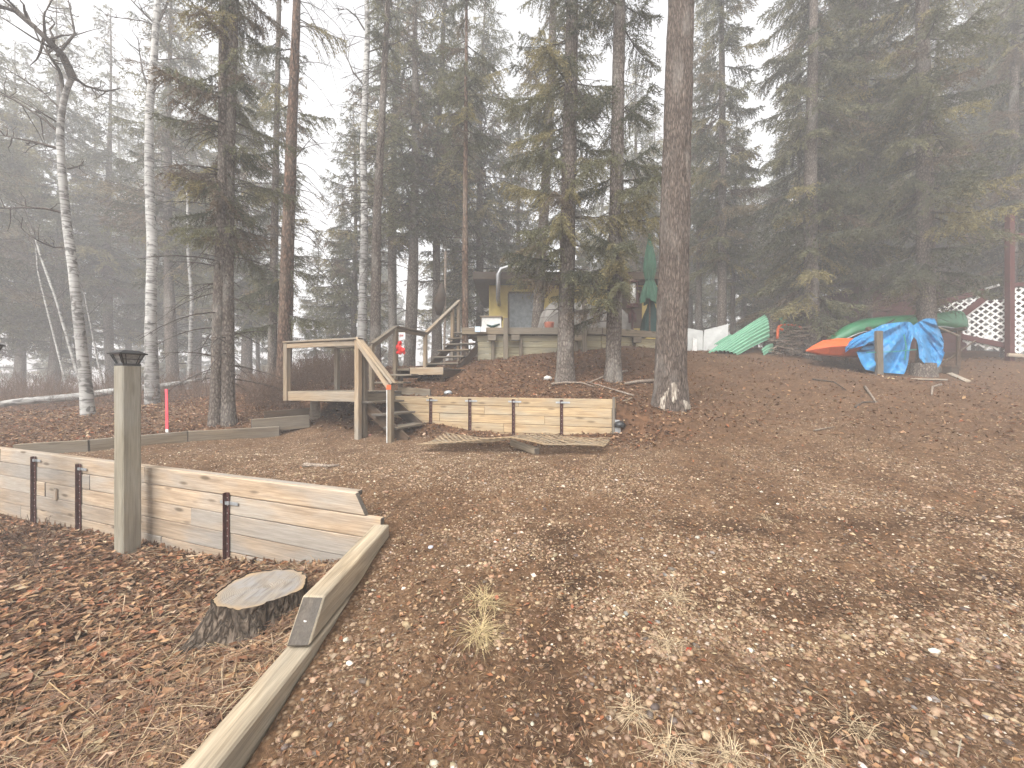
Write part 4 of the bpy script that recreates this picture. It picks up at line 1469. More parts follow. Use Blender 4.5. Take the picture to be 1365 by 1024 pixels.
for i in range(NPF - 1):
    for k in range(NSEC - 1):
        a = i * NSEC + k
        mb.f.append((a, a + NSEC, a + NSEC + 1, a + 1))
    mb.f.append((i * NSEC, i * NSEC + NSEC - 1, (i + 1) * NSEC + NSEC - 1, (i + 1) * NSEC))
mb.f.append(tuple(range(NSEC)))
mb.f.append(tuple(reversed(range((NPF - 1) * NSEC, NPF * NSEC))))
mb.build('hull', M['canoe'], cn, True)
MB().tube(gun_f, .016, 6).build('gunwale', M['galv'], cn, True)
dkp = MB()
dkp.tube([P(1165, 441, 11.4), P(1175, 437, 11.4), P(1192, 426, 11.45)], [.03, .05, .02], 6)
dkp.build('black_strap', M['black'], cn)
# trestle under the canoe
for px, nm in ((1140, 'a'), (1262, 'b')):
    q = P(px, 450, 12.1)
    tr = thing('trestle', 'short log trestle under the bow half of the canoe' if px < 1200 else 'short log trestle under the rounded end of the canoe', 'trestle', (q.x, q.y, hz(q.x, q.y)))
    top = EYE - (441 - 512) / FPX * 12.1
    for s in (-1, 1):
        MB().tube([(q.x + .05 * s, q.y + .35 * s, hz(q.x, q.y + .35 * s) - .05), (q.x, q.y + .32 * s, top)], .05, 7).build('leg', M['dark_wood'], tr)
    MB().tube([(q.x, q.y - .5, top), (q.x, q.y + .5, top)], .055, 7).build('crossbar', M['dark_wood'], tr)

# orange kayak, bow sticking out
ky = MB()
secs = [(1083, 466, 467.5, 11.35), (1092, 460, 469.5, 11.33), (1106, 452.5, 472.5, 11.3), (1128, 449.5, 474, 11.28), (1165, 450, 476, 11.3), (1195, 453, 476, 11.35), (1212, 464, 470, 11.4)]
K = 6
for px, a, b, d in secs:
    t, u = P(px, a, d), P(px, b, d)
    hh = t.z - u.z
    w = hh * .75
    m = u.z + hh * .55
    for (dy, z) in ((0, t.z), (-w * .55, m + hh * .22), (-w, m - hh * .05), (-w * .45, u.z), (w * .45, u.z), (w, m)):
        ky.v.append((t.x, d + .25 + dy, z))
for i in range(len(secs) - 1):
    for k in range(K):
        a, b = i * K + k, i * K + (k + 1) % K
        ky.f.append((a, a + K, b + K, b))
ky.f += [tuple(range(K)), tuple(reversed(range((len(secs) - 1) * K, len(secs) * K)))]
kr = thing('kayak', 'orange kayak bow poking out below the green canoe', 'kayak', P(1140, 474, 11.55))
ky.build('hull', M['orange'], kr)

# blue tarp: draped sheet hung over the canoe and tied at the trunk
tp_ = [(1127, 462, 470), (1133, 455, 466), (1140, 450, 464), (1150, 445, 461), (1158, 442, 458), (1166, 438, 460), (1172, 435, 478), (1176, 433, 493), (1186, 431, 496), (1196, 430, 497.5), (1207, 429, 499),
       (1211, 429, 470), (1214, 430, 455), (1218, 434, 446), (1222, 431, 453), (1227, 428, 478), (1233, 425, 486), (1240, 424, 494), (1246, 425, 497), (1250, 434, 492), (1254, 443, 484), (1258, 455, 470)]
NU, NVV = 110, 46
us = np.linspace(tp_[0][0], tp_[-1][0], NU)
T_ = np.interp(us, [q[0] for q in tp_], [q[1] for q in tp_])
B_ = np.interp(us, [q[0] for q in tp_], [q[2] for q in tp_])
TV = np.zeros((NVV, NU, 3))
for j in range(NVV):
    f = j / (NVV - 1)
    y = T_ + (B_ - T_) * f
    pinch = np.exp(-((us - 1218) / 22) ** 2) * (1 - f)
    ph = (us - 1218) * (1 - .45 * f)
    fold = .055 * np.sin(ph * .42 + 1.5 * f) * (.3 + f) + .05 * (noise3(np.stack([us * .16, y * .05 + us * .06, us * 0], 1), 5) - .5) + .05 * (noise3(np.stack([us * .45 - y * .3, y * .09, us * 0], 1), 6) - .5)
    th_ = np.arctan2(us - 1218, y - 424)
    rd_ = np.clip(np.hypot(us - 1218, y - 430) / 30, 0, 1)
    fold = fold + .06 * np.sin(th_ * 13 + .8 * np.sin(th_ * 5)) * rd_ + .025 * (noise3(np.stack([us * .9, y * .5, us * 0], 1), 8) - .5) + .03 * np.abs(np.sin(th_ * 21 + 2)) * rd_
    d = 11.15 - .22 * f + fold + .12 * pinch + .10 * np.abs((us - 1190) / 70) ** 2
    # small ragged shift of the hem
    px = us + (noise3(np.stack([us * .3, us * 0 + f * 6, us * 0], 1), 7) - .5) * 3 * f
    px = px - 27 * f ** 1.4 * np.clip(1 - (us - 1171) / 38, 0, 1) * (us > 1168)
    TV[j] = np.stack([(px - 682.5) / FPX * d, d, EYE - (y - 512) / FPX * d], 1)
Vf = TV.reshape(-1, 3)
id2 = np.arange(NU * NVV).reshape(NVV, NU)
Ff = np.stack([id2[:-1, :-1], id2[:-1, 1:], id2[1:, 1:], id2[1:, :-1]], -1).reshape(-1, 4)
n0 = len(Vf)
Vf = np.concatenate([Vf, Vf + np.array([0, .008, 0])])
Ff = np.concatenate([Ff, Ff[:, ::-1] + n0])
off = np.array([Vf[:, 0].mean(), Vf[:, 1].mean(), Vf[:, 2].min()])
tarp = obj('tarp', fastmesh('tarp', Vf - off, Ff, None, True), M['bluetarp'], None, off)
tag(tarp, 'crumpled bright blue tarp draped over the boats at the spruce trunk', 'tarp')
# bits around the tarp
q = P(1172, 470, 10.85)
tag(board('support_post', (q.x, q.y, hz(q.x, q.y) - .05), (q.x + .03, q.y + .05, P(1172, 441, 10.85).z), .17, .09, M['grey_wood'], None, up=(1, 0, 0)), 'squared post standing against the blue tarp', 'post')
rp = MB()
rp.tube([P(1205, 446, 10.9), P(1208, 462, 10.88), P(1206, 480, 10.9)], .014, 6)
rp.tube([P(1155, 470, 10.9), P(1190, 469, 10.85), P(1222, 466, 10.9)], .012, 6)
tag(rp.build('rope', M['rope'], None), 'thin green rope strung below the blue tarp', 'rope')
q = P(1231, 492, 11.05)
zq = hz(q.x, q.y)
blk = MB()
blk.tube([(q.x, q.y, zq - .1), (q.x, q.y, zq + .16), (q.x + .01, q.y, zq + .34)], [.31, .27, .25], 14)
tag(blk.build('chopping_block', M['bark_spruce'], None), 'low round chopping block under the blue tarp', 'block')
for (pa, pb, w, label) in (((1217, 504), (1260, 503), .12, 'pale plank lying flat on the ground before the chopping block'), ((1262, 493), (1291, 505), .10, 'weathered plank lying slantwise beside the chopping block')):
    a, b = G(*pa), G(*pb)
    tag(board('loose_plank', (a.x, a.y, a.z + .025), (b.x, b.y, b.z + .025), w, .04, M['scar'], None, up=(0, 1, 0)), label, 'plank')
a = G(1269, 494)
tag(board('wood_block', (a.x - .14, a.y, a.z + .1), (a.x + .14, a.y + .06, a.z + .1), .24, .2, M['dark_wood'], None), 'dark block of wood on the ground right of the blue tarp', 'block')
a, b = P(1252, 437, 11.2), P(1278, 448, 11.2)
tag(MB().tube([a, b], .025, 6).build('support_pole', M['grey_wood'], None), 'thin pole under the rounded canoe end', 'pole')
a, b = G(1255, 478), P(1300, 452, 12.4)
tag(MB().tube([(a.x, a.y, a.z), (b.x, b.y, b.z - .05)], .02, 6).build('support_pole', M['grey_wood'], None), 'thin grey stick leaning from the ground towards the lattice skirt', 'pole')

# ------------------------------------------------------------------ red cabin and its lattice porch
rc = thing('cabin', 'dark red cabin with white corner trim behind the spruces', 'cabin', (15.8, 19.0, 3.0))
RX0, RX1, RY = P(1160, 0, 16.5).x, P(1290, 0, 16.5).x, 16.5
mbw = MB()
mbw.box(((RX0 + RX1) / 2, RY + 2, 4.2), (RX1 - RX0, 4, 3.2))
rw = mbw.build('wall', M['redbrown'], rc)
for k in range(14):
    z = 2.75 + k * .22
    board('siding', (RX0 - .01, RY - .015, z), (RX1 - .06, RY - .015, z), .20, .03, M['redbrown'], rw, bev=.004)
board('corner_trim', (RX1, RY - .03, 3.0), (RX1, RY - .03, 5.85), .15, .05, M['white'], rc, up=(1, 0, 0))
mbr = MB()
mbr.add([(RX0 - .4, RY - .6, 5.75), (RX1 + .4, RY - .6, 5.75), (RX1 + .4, RY + 4.5, 6.7), (RX0 - .4, RY + 4.5, 6.7), (RX0 - .4, RY - .6, 5.9), (RX1 + .4, RY - .6, 5.9), (RX1 + .4, RY + 4.5, 6.85), (RX0 - .4, RY + 4.5, 6.85)],
        [(0, 3, 2, 1), (4, 5, 6, 7), (0, 1, 5, 4), (1, 2, 6, 5), (2, 3, 7, 6), (3, 0, 4, 7)])
mbr.build('roof', M['roof'], rc)

def clip_poly(poly, c, nx, ny):
    """segment of the line nx*u + ny*v = c inside a convex polygon"""
    hits = []
    n = len(poly)
    for i in range(n):
        (u0, v0), (u1, v1) = poly[i], poly[(i + 1) % n]
        a, b = nx * u0 + ny * v0 - c, nx * u1 + ny * v1 - c
        if a * b < 0:
            t = a / (a - b)
            hits.append((u0 + (u1 - u0) * t, v0 + (v1 - v0) * t))
    return hits if len(hits) == 2 else None

def lattice(root, pix, dl, dr, spacing, w, mat):
    """white diagonal lattice filling a convex pixel polygon on a vertical plane from depth dl (left) to dr (right)"""
    pl, pr = min(p[0] for p in pix), max(p[0] for p in pix)
    A, B = P(pl, 512, dl), P(pr, 512, dr)
    Ud = (B - A)
    Ud.z = 0
    Ud.normalize()
    poly = []
    for (px, py) in pix:
        k = (px - 682.5) / FPX
        t = (k * A.y - A.x) / (Ud.x - k * Ud.y)
        q = A + Ud * t
        poly.append((t, EYE - (py - 512) / FPX * q.y))
    Nn = Ud.cross(Z3)
    us = [p[0] for p in poly]
    vs = [p[1] for p in poly]
    for sgn in (1, -1):
        cs = [(u + sgn * v) / math.sqrt(2) for u, v in poly]
        c = min(cs) + spacing * .5
        while c < max(cs):
            s = clip_poly(poly, c, 1 / math.sqrt(2), sgn / math.sqrt(2))
            if s and math.hypot(s[0][0] - s[1][0], s[0][1] - s[1][1]) > .06:
                a = A + Ud * s[0][0] + Nn * (.005 * sgn)
                b = A + Ud * s[1][0] + Nn * (.005 * sgn)
                a.z, b.z = s[0][1], s[1][1]
                board('slat', a, b, .008, w, mat, root, up=Nn, bev=0)
            c += spacing
pr_ = thing('porch', 'red-brown porch frame with white diagonal lattice skirting beside the green canoe', 'porch', (16.2, 13.2, 2.4))
lattice(pr_, [(1287, 420), (1311, 401), (1342, 399), (1342, 459), (1283, 447)], 13.5, 12.95, .150, .050, M['lattice_white'])
lattice(pr_, [(1250, 409), (1288, 399), (1309, 393), (1311, 400), (1286, 415), (1255, 419)], 13.9, 13.35, .150, .050, M['lattice_white'])
lattice(pr_, [(1350, 384), (1420, 380), (1420, 474), (1350, 470)], 12.85, 12.3, .150, .058, M['lattice_white'])
lattice(pr_, [(1283, 452), (1342, 465), (1342, 469), (1284, 458)], 13.5, 12.95, .150, .050, M['lattice_white'])
def pb(name, a, b, w, t, mat=M['redbrown']):
    return board(name, P(*a), P(*b), w, t, mat, pr_)
pb('top_rail', (1247, 405, 13.95), (1312, 388, 13.3), .16, .06)
pb('brace', (1284, 419, 13.45), (1313, 397, 13.2), .18, .06)
pb('bottom_rail', (1278, 448, 13.5), (1345, 462, 12.9), .17, .06)
pb('white_rail', (1293, 392, 14.6), (1332, 380, 13.8), .08, .05, M['white'])
q = P(1346, 470, 12.8)
board('post', (q.x, q.y, hz(q.x, q.y) - .1), (q.x, q.y, P(1346, 286, 12.8).z), .16, .15, M['redbrown'], pr_, up=(1, 0, 0))
pb('beam', (1338, 316, 12.85), (1430, 312, 12.2), .16, .10)
pb('top_rail', (1347, 380, 12.85), (1430, 376, 12.2), .12, .06)
pb('sill', (1343, 473, 12.75), (1430, 479, 12.2), .11, .10, M['scar'])
q = P(1432, 470, 12.2)
board('post', (q.x, q.y, hz(q.x, q.y) - .1), (q.x, q.y, P(1432, 286, 12.2).z), .16, .15, M['redbrown'], pr_, up=(1, 0, 0))
for k in range(10):
    yy = 13.6 + .15 * k
    board('floor_board', (15.9, yy, 4.4), (19.0, yy - .6, 4.4), .14, .03, M['redbrown'], pr_, up=(0, 1, 0))

# ------------------------------------------------------------------ loose sticks and stones
def stick(pix, d, r, label, mat=M['paletwig'], lift=.02):
    pts = []
    for px, py in pix:
        g = G(px, py, 5.0)
        pts.append(Vector((g.x, g.y, g.z + lift)))
    n = len(pts)
    mb = MB().tube(pts, [r * (1 - .6 * i / max(1, n - 1)) for i in range(n)], 6)
    tag(mb.build('fallen_branch', mat, None, True), label, 'branch')
stick([(872, 511), (850, 512), (833, 514)], 0, .055, 'thick pale branch piece lying behind the poplar trunk', lift=.05)
stick([(836, 497), (815, 501), (800, 506), (786, 513)], 0, .03, 'bent forked branch on the mound right of the central spruce', lift=.05)
stick([(845, 531), (822, 524), (800, 516), (780, 511)], 0, .018, 'long thin branch slanting across the mound to the wall end', lift=.04)
stick([(735, 514), (752, 512), (775, 512), (792, 518)], 0, .03, 'branch curled around the foot of the central spruce', lift=.04)
stick([(1083, 507), (1112, 511), (1128, 522)], 0, .02, 'dark twig lying on the open slope below the kayak', M['twig'])
stick([(1153, 518), (1161, 529), (1168, 537)], 0, .03, 'pale short branch on the open slope below the blue tarp')
stick([(1254, 517), (1243, 521), (1242, 529)], 0, .03, 'curved pale branch lying below the slanting loose plank')
stick([(1085, 575), (1100, 572), (1113, 569)], 0, .012, 'thin white stick lying alone on the middle of the slope')
stick([(1140, 545), (1150, 538), (1170, 536)], 0, .02, 'dark twig crossing the pale short branch on the slope', M['twig'])
stick([(405, 496), (440, 494), (452, 489)], 0, .03, 'broken branch on the brushy bank behind the lower landing')
def rock(px, py, r, label, mat, seed, d=None):
    c = G(px, py, 3.0)
    rs = np.random.default_rng(seed)
    bm = bmesh.new()
    bmesh.ops.create_icosphere(bm, subdivisions=2, radius=1)
    for v in bm.verts:
        n = noise3(np.array([[v.co.x * 1.6 + seed, v.co.y * 1.6, v.co.z * 1.6]]), seed)[0]
        v.co *= .75 + .5 * n
        v.co = Vector((v.co.x * r, v.co.y * r * .8, v.co.z * r * .65))
    me = bpy.data.meshes.new('rock')
    bm.to_mesh(me)
    bm.free()
    o = obj('rock', me, mat, None, (c.x, c.y, c.z + r * .3))
    tag(o, label, 'rock')
rock(730, 506, .10, 'white stone on the mound just left of the central spruce', M['stone'], 1)
rock(597, 526, .09, 'grey stone sitting on the golden wall top near the steps', M['galv'], 2)
rock(481, 579, .055, 'small round white stone at the foot of the landing post', M['stone'], 3)
rock(493, 581, .03, 'tiny pink stone beside the round white stone at the landing post', flat('pinkstone', (.5, .25, .2)), 4)
rock(574, 806, .020, 'pale bluish pebble, largest on the ramp beside the slanted timber', flat('bluestone', (.42, .44, .50)), 5)
# cut white stump on the bank behind the landing
g = G(420, 500, 8.5)
cs = MB().tube([(g.x, g.y, g.z - .1), (g.x, g.y, g.z + .15), (g.x, g.y, g.z + .33)], [.11, .10, .095], 12)
tag(cs.build('tree_stump', M['scar'], None), 'small pale cut stump on the brushy bank, framed by the landing rail', 'stump')
# ------------------------------------------------------------------ trees
def trunk_mesh(name, path, radii, sides, ring_dz, rough, mat, parent, furrow=None, seed=0, smooth=True):
    """path: world points from base up; radii at the same points"""
    path = np.array([tuple(p) for p in path], float)
    L = np.concatenate([[0], np.cumsum(np.linalg.norm(np.diff(path, axis=0), axis=1))])
    n = max(4, int(L[-1] / ring_dz))
    s = np.linspace(0, L[-1], n + 1)
    c = np.stack([np.interp(s, L, path[:, i]) for i in range(3)], 1)
    # soften the bends
    for _ in range(3):
        c[1:-1] = (c[:-2] + 2 * c[1:-1] + c[2:]) / 4
    r = np.interp(s, L, radii)
    a = np.linspace(0, 2 * np.pi, sides, endpoint=False)
    A, S = np.meshgrid(a, s)
    R = r[:, None] * np.ones_like(A)
    pos = np.stack([np.cos(A).ravel() * 2.2, np.sin(A).ravel() * 2.2, S.ravel() * 2.0], 1)
    R = R * (1 + rough * (noise3(pos, seed).reshape(A.shape) - .5))
    if furrow:
        fr, fz, amp = furrow
        wob = noise3(np.stack([np.cos(A).ravel() * 3, np.sin(A).ravel() * 3, S.ravel() * 3.0], 1), seed + 1).reshape(A.shape)
        q = np.stack([np.cos(A).ravel() * fr + wob.ravel() * 1.2, np.sin(A).ravel() * fr, S.ravel() * fz], 1)
        nz = noise3(q, seed + 2).reshape(A.shape)
        q2 = np.stack([np.cos(A).ravel() * fr * 2.2, np.sin(A).ravel() * fr * 2.2, S.ravel() * fz * 3], 1)
        R = R + amp * (1 - np.abs(nz * 2 - 1) * 2) * .6 + amp * .5 * (noise3(q2, seed + 3).reshape(A.shape) - .5)
    V = np.stack([c[:, 0][:, None] + R * np.cos(A), c[:, 1][:, None] + R * np.sin(A), c[:, 2][:, None] + 0 * A], -1).reshape(-1, 3)
    i = np.arange((n + 1) * sides).reshape(n + 1, sides)
    F = np.stack([i[:-1], np.roll(i, -1, 1)[:-1], np.roll(i, -1, 1)[1:], i[1:]], -1).reshape(-1, 4)
    off = np.array(root_loc(parent))
    return obj(name, fastmesh(name, V - off, F, None, smooth), mat, parent)

def tubes_np(paths, radii, sides=4):
    """many thin tubes: list of (k,3) arrays, list of (k,) radii -> V, F"""
    V, F = [], []
    o = 0
    a = np.linspace(0, 2 * np.pi, sides, endpoint=False)
    for p, r in zip(paths, radii):
        p = np.asarray(p, float)
        T = np.gradient(p, axis=0)
        T /= np.linalg.norm(T, axis=1)[:, None] + 1e-9
        ref = np.array([.13, .21, .97]) if abs(T[0, 2]) < .8 else np.array([1., .1, 0])
        X = np.cross(T, ref)
        X /= np.linalg.norm(X, axis=1)[:, None] + 1e-9
        Y = np.cross(T, X)
        ring = p[:, None] + (X[:, None] * np.cos(a)[None, :, None] + Y[:, None] * np.sin(a)[None, :, None]) * np.asarray(r)[:, None, None]
        k = len(p)
        i = np.arange(k * sides).reshape(k, sides) + o
        F.append(np.stack([i[:-1], np.roll(i, -1, 1)[:-1], np.roll(i, -1, 1)[1:], i[1:]], -1).reshape(-1, 4))
        V.append(ring.reshape(-1, 3))
        o += k * sides
    return np.concatenate(V), np.concatenate(F)

GREEN = np.array([(.105, .110, .072), (.145, .147, .09), (.078, .084, .058), (.215, .195, .105), (.175, .15, .103)])
def spruce_crown(seed, H, z0, R, nbr, lf_len, lf_w, twig_gap, lf_gap, centre=None, zmax=None, side=None, olive=.3, dead=.06, droop=(.15, .5), base_short=.5, fullness=1.0, zlist=None, extra=()):
    """returns needle mesh (V,F,C) and limb tubes (paths, radii), in coordinates with the trunk's foot at z=0"""
    r = np.random.default_rng(seed)
    centre = centre or (lambda z: (0.0, 0.0))
    zmax = zmax or H - .3
    NV, NC, paths, radii = [], [], [], []
    if zlist is None:
        zs = z0 + (zmax - z0) * np.sort(r.uniform(0, 1, nbr)) ** 1.0
    else:
        zs = np.array([z for z, *_ in zlist])
    zs = np.concatenate([zs, [q[0] for q in extra]])
    az0 = r.uniform(0, 6.28)
    for bi, z in enumerate(zs):
        f = max(0.0, (z - z0) / (H - z0))
        L = R * (1 - f) ** .75 * r.uniform(.55, 1.15)
        L *= 1 - base_short * math.exp(-f * 12)
        az = az0 + bi * 2.399 + r.normal(0, .5)
        if side is not None and r.uniform() < side[1]:
            az = side[0] + r.normal(0, .7)
        if zlist is not None:
            L, az = zlist[bi][1], zlist[bi][2]
        if extra and bi >= len(zs) - len(extra):
            L, az = extra[bi - (len(zs) - len(extra))][1:3]
        L = max(L, .25)
        cx, cy_ = centre(z)
        dr = np.array([math.cos(az), math.sin(az), 0])
        tn = np.array([-dr[1], dr[0], 0])
        a1 = -r.uniform(*droop) + .35 * f
        b1 = r.uniform(.05, .3)
        k = 7
        s = np.linspace(0, 1, k)
        wob = r.normal(0, .03, 2) * L
        pb_ = np.array([cx, cy_, z]) + dr * (L * s)[:, None] + tn * (wob[0] * np.sin(3 * s))[:, None]
        pb_[:, 2] += L * (a1 * s + b1 * s * s)
        paths.append(pb_)
        radii.append((.006 + .011 * L) * (1 - .88 * s) + .002)
        # twigs on both sides
        nt = max(4, int(L / twig_gap * fullness)) * 2
        st_ = r.uniform(.16 if L > .8 else .05, 1.0, nt)
        sd_ = np.where(np.arange(nt) % 2 == 0, 1.0, -1.0)
        tl = (.40 * L * (1 - st_) ** .8 + .10 + .05 * L) * r.uniform(.5, 1.1, nt)
        tl = np.minimum(tl, .75)
        tb = np.stack([np.interp(st_, s, pb_[:, i]) for i in range(3)], 1)
        ang = r.uniform(.55, 1.15, nt)
        td = dr[None] * np.cos(ang)[:, None] + tn[None] * (np.sin(ang) * sd_)[:, None]
        td[:, 2] += r.normal(-.5, .25, nt)
        td /= np.linalg.norm(td, axis=1)[:, None]
        nl = np.maximum(3, (tl / lf_gap).astype(int))
        ti = np.repeat(np.arange(nt), nl)
        j = np.concatenate([np.arange(q) for q in nl])
        fr = (j + r.uniform(0, 1, len(j))) / nl[ti]
        p = tb[ti] + td[ti] * (tl[ti] * fr)[:, None]
        p[:, 2] -= .42 * tl[ti] * fr ** 2
        d = td[ti] * r.uniform(.3, 1.0, len(ti))[:, None] + r.normal(0, .55, (len(ti), 3))
        d[:, 2] -= .15
        d /= np.linalg.norm(d, axis=1)[:, None]
        ll = lf_len * r.uniform(.6, 1.3, len(ti))
        w = np.cross(d, r.normal(0, 1, (len(ti), 3)))
        w /= np.linalg.norm(w, axis=1)[:, None] + 1e-9
        w *= (lf_w * r.uniform(.6, 1.3, len(ti)))[:, None]
        tri = np.stack([p - w, p + w, p + d * ll[:, None]], 1)
        NV.append(tri.reshape(-1, 3))
        base = GREEN[r.choice(len(GREEN), p=[.3, .3, .2, .2 * olive / .3 * .6, 1 - .8 - .2 * olive / .3 * .6] if olive <= .45 else [.2, .25, .1, .3, .15])]
        isdead = r.uniform() < dead
        if isdead:
            base = np.array([.13, .105, .08])
        cc = base[None] * r.uniform(.6, 1.35, (len(ti), 1)) * (1 + .5 * fr[:, None] * np.array([[.6, .45, .1]]))
        NC.append(np.repeat(cc, 3, 0))
    V = np.concatenate(NV)
    C = np.clip(np.concatenate(NC), 0, 1)
    F = np.arange(len(V)).reshape(-1, 3)
    return V, F, C, paths, radii

def dead_twigs(seed, z0, z1, n, L, centre, droop=.5, r0=.010, side=None, sub=5):
    """bare lower branches"""
    r = np.random.default_rng(seed)
    paths, radii = [], []
    for i in range(n):
        z = r.uniform(z0, z1)
        az = r.uniform(0, 6.28) if side is None else side + r.normal(0, .8)
        l = L * r.uniform(.25, 1.1)
        cx, cy_ = centre(z)
        dr = np.array([math.cos(az), math.sin(az), 0])
        tn = np.array([-dr[1], dr[0], 0])
        s = np.linspace(0, 1, 6)
        p = np.array([cx, cy_, z]) + dr * (l * s)[:, None] + tn * (r.normal(0, .08) * l * s ** 2)[:, None]
        p[:, 2] += l * (r.uniform(-.2, .35) * s - droop * s * s * r.uniform(.3, 1.3))
        paths.append(p)
        radii.append((r0 * (.5 + l / L)) * (1 - .85 * s) + .0015)
        for k in range(sub):
            t = r.uniform(.25, .95)
            b = np.array([np.interp(t, s, p[:, q]) for q in range(3)])
            dd = dr * r.uniform(.2, .9) + tn * r.normal(0, .8)
            dd[2] -= r.uniform(-.2, .7)
            dd /= np.linalg.norm(dd)
            l2 = l * r.uniform(.12, .4)
            s2 = np.linspace(0, 1, 4)
            pp_ = b + dd * (l2 * s2)[:, None]
            pp_[:, 2] -= .2 * l2 * s2 ** 2
            paths.append(pp_)
            radii.append(.004 * (1 - .7 * s2) + .001)
    return paths, radii

def make_tree(name, label, cat, path, w_base, H, bark_m, seed, crown=None, dead=None, flare=1.35, sides=14, furrow=None, group=None, ring=.35, rough=.12):
    """path: world points (visible part of the trunk, base first); extended straight up to height H"""
    path = [Vector(p) for p in path]
    base = path[0]
    d = (path[-1] - path[-2]).normalized()
    d = (d + Vector((0, 0, .5))).normalized()
    zend = base.z + H
    if path[-1].z < zend - .5:
        path.append(path[-1] + d * ((zend - path[-1].z) / d.z))
    root = thing(name, label, cat, (base.x, base.y, base.z), group)
    pz = np.array([p.z for p in path])
    pxx = np.array([p.x for p in path])
    pyy = np.array([p.y for p in path])
    centre = lambda z: (float(np.interp(z + base.z, pz, pxx)) - base.x, float(np.interp(z + base.z, pz, pyy)) - base.y)
    # finer trunk path
    zz = np.concatenate([[-.25, 0, .12, .3, .6], np.linspace(1.2, H, 12)])
    P2 = [(centre(max(z, 0))[0] + base.x, centre(max(z, 0))[1] + base.y, base.z + z) for z in zz]
    R2_ = [w_base / 2 * (max(.04, (1 - (max(z, 0) / H) ** 1.15)) + (flare - 1) * math.exp(-max(z, 0) / .22)) for z in zz]
    trunk_mesh('trunk', P2, R2_, sides, ring, rough, bark_m, root, furrow, seed)
    if crown:
        V, F, C, paths, radii = spruce_crown(seed, H, centre=centre, **crown)
        obj('crown', fastmesh('crown', V, F, C), M['needles'], root)['kind'] = 'stuff'
        TV, TF = tubes_np(paths, radii, 4)
        obj('limbs', fastmesh('limbs', TV, TF, None, True), M['twig'], root)['kind'] = 'stuff'
    if dead:
        ps, rs = dead_twigs(seed + 50, centre=centre, **dead)
        TV, TF = tubes_np(ps, rs, 4)
        obj('dead_branches', fastmesh('dead_branches', TV, TF, None, True), M['twig'], root)['kind'] = 'stuff'
    return root, centre

def pixpath(pts, d):
    return [P(px, py, d) for px, py in pts]
def rooted(px, d):
    x = (px - 682.5) / FPX * d
    return Vector((x, d, hz(x, d)))

NB = dict(lf_len=.062, lf_w=.0095, twig_gap=.038, lf_gap=.013)
# --- central spruce standing on the mound
b = G(753, 508, 8)
make_tree('spruce_tree', 'tall spruce in front of the deck, trunk rising from the leafy mound', 'tree', [b, P(757, 300, b.y), P(763, 0, b.y)], .37, 26, M['bark_spruce'], 101,
          dict(z0=3.6, R=1.75, nbr=34, zmax=12.5, extra=[(3.0, 1.3, 3.3), (3.1, 1.4, -.2), (3.4, 1.5, 2.9), (3.7, 1.6, -.4), (4.2, 1.5, 3.4), (4.4, 1.2, -1.2), (4.0, 1.0, -2.0), (5.4, 1.5, 3.0), (5.3, 1.3, .1), (2.5, .9, -1.4), (2.5, 1.3, 3.0), (2.7, 1.5, 3.6), (2.3, 1.1, -2.6), (2.6, 1.2, -.3), (2.9, 1.3, -2.4), (3.3, 1.2, -1.8), (3.6, 1.4, 3.8), (4.8, 1.4, -2.4), (4.9, 1.3, -.8), (6.6, 1.7, 3.2), (6.8, 1.5, 2.8)], olive=.4, droop=(.1, .55), base_short=.3, **NB), dict(z0=1.4, z1=8, n=34, L=1.1, droop=.5), sides=20, ring=.12, furrow=(5, 4, .008))
# --- second spruce by the deck, right of it
b = G(817, 462, 9)
make_tree('spruce_tree', 'spruce trunk at the deck edge between covered furniture and the dark red lantern', 'tree', [b, P(821, 300, b.y), P(826, 0, b.y)], .34, 26, M['bark_spruce'], 102,
          dict(z0=3.4, R=1.7, nbr=36, zmax=13, extra=[(1.7, 1.1, 3.4), (1.6, 1.0, 2.9), (2.0, 1.3, 3.7), (2.3, 1.4, 3.2), (2.1, 1.2, -1.7), (2.6, 1.4, -2.7), (1.8, 1.1, -2.2), (2.4, 1.0, -1.7), (3.0, 1.4, -1.6), (3.0, 1.2, -2.3), (3.6, 1.5, -1.0), (2.6, 1.0, -1.9), (4.2, 1.5, -1.3), (2.9, .9, -1.9)], olive=.42, droop=(.15, .55), base_short=.1, **NB), dict(z0=1.2, z1=7, n=24, L=1.0), sides=18, ring=.15, furrow=(5, 4, .008))
# --- thin spruce by the stairs
b = G(620, 484, 9)
make_tree('spruce_tree', 'slender reddish trunk beside the top flight of the steps', 'tree', [b, P(620, 300, b.y), P(622, 0, b.y)], .19, 15, M['bark_brown'], 103,
          dict(z0=6.2, R=1.3, nbr=40, zmax=12.5, olive=.3, **NB), dict(z0=2.5, z1=8, n=40, L=.8, droop=.6), sides=14, ring=.2)
# --- spruce growing through the deck, before the window
b = rooted(714, 12.6)
make_tree('spruce_tree', 'dark spruce trunk in front of the curtained cabin window', 'tree', [b, P(722, 340, 12.6), P(735, 100, 12.6), P(738, 0, 12.6)], .36, 25, M['bark_spruce'], 104,
          dict(z0=4.5, R=1.9, nbr=52, zmax=14, olive=.3, lf_len=.085, lf_w=.013, twig_gap=.055, lf_gap=.018), dict(z0=2, z1=8, n=26, L=1.0), sides=16, ring=.25)
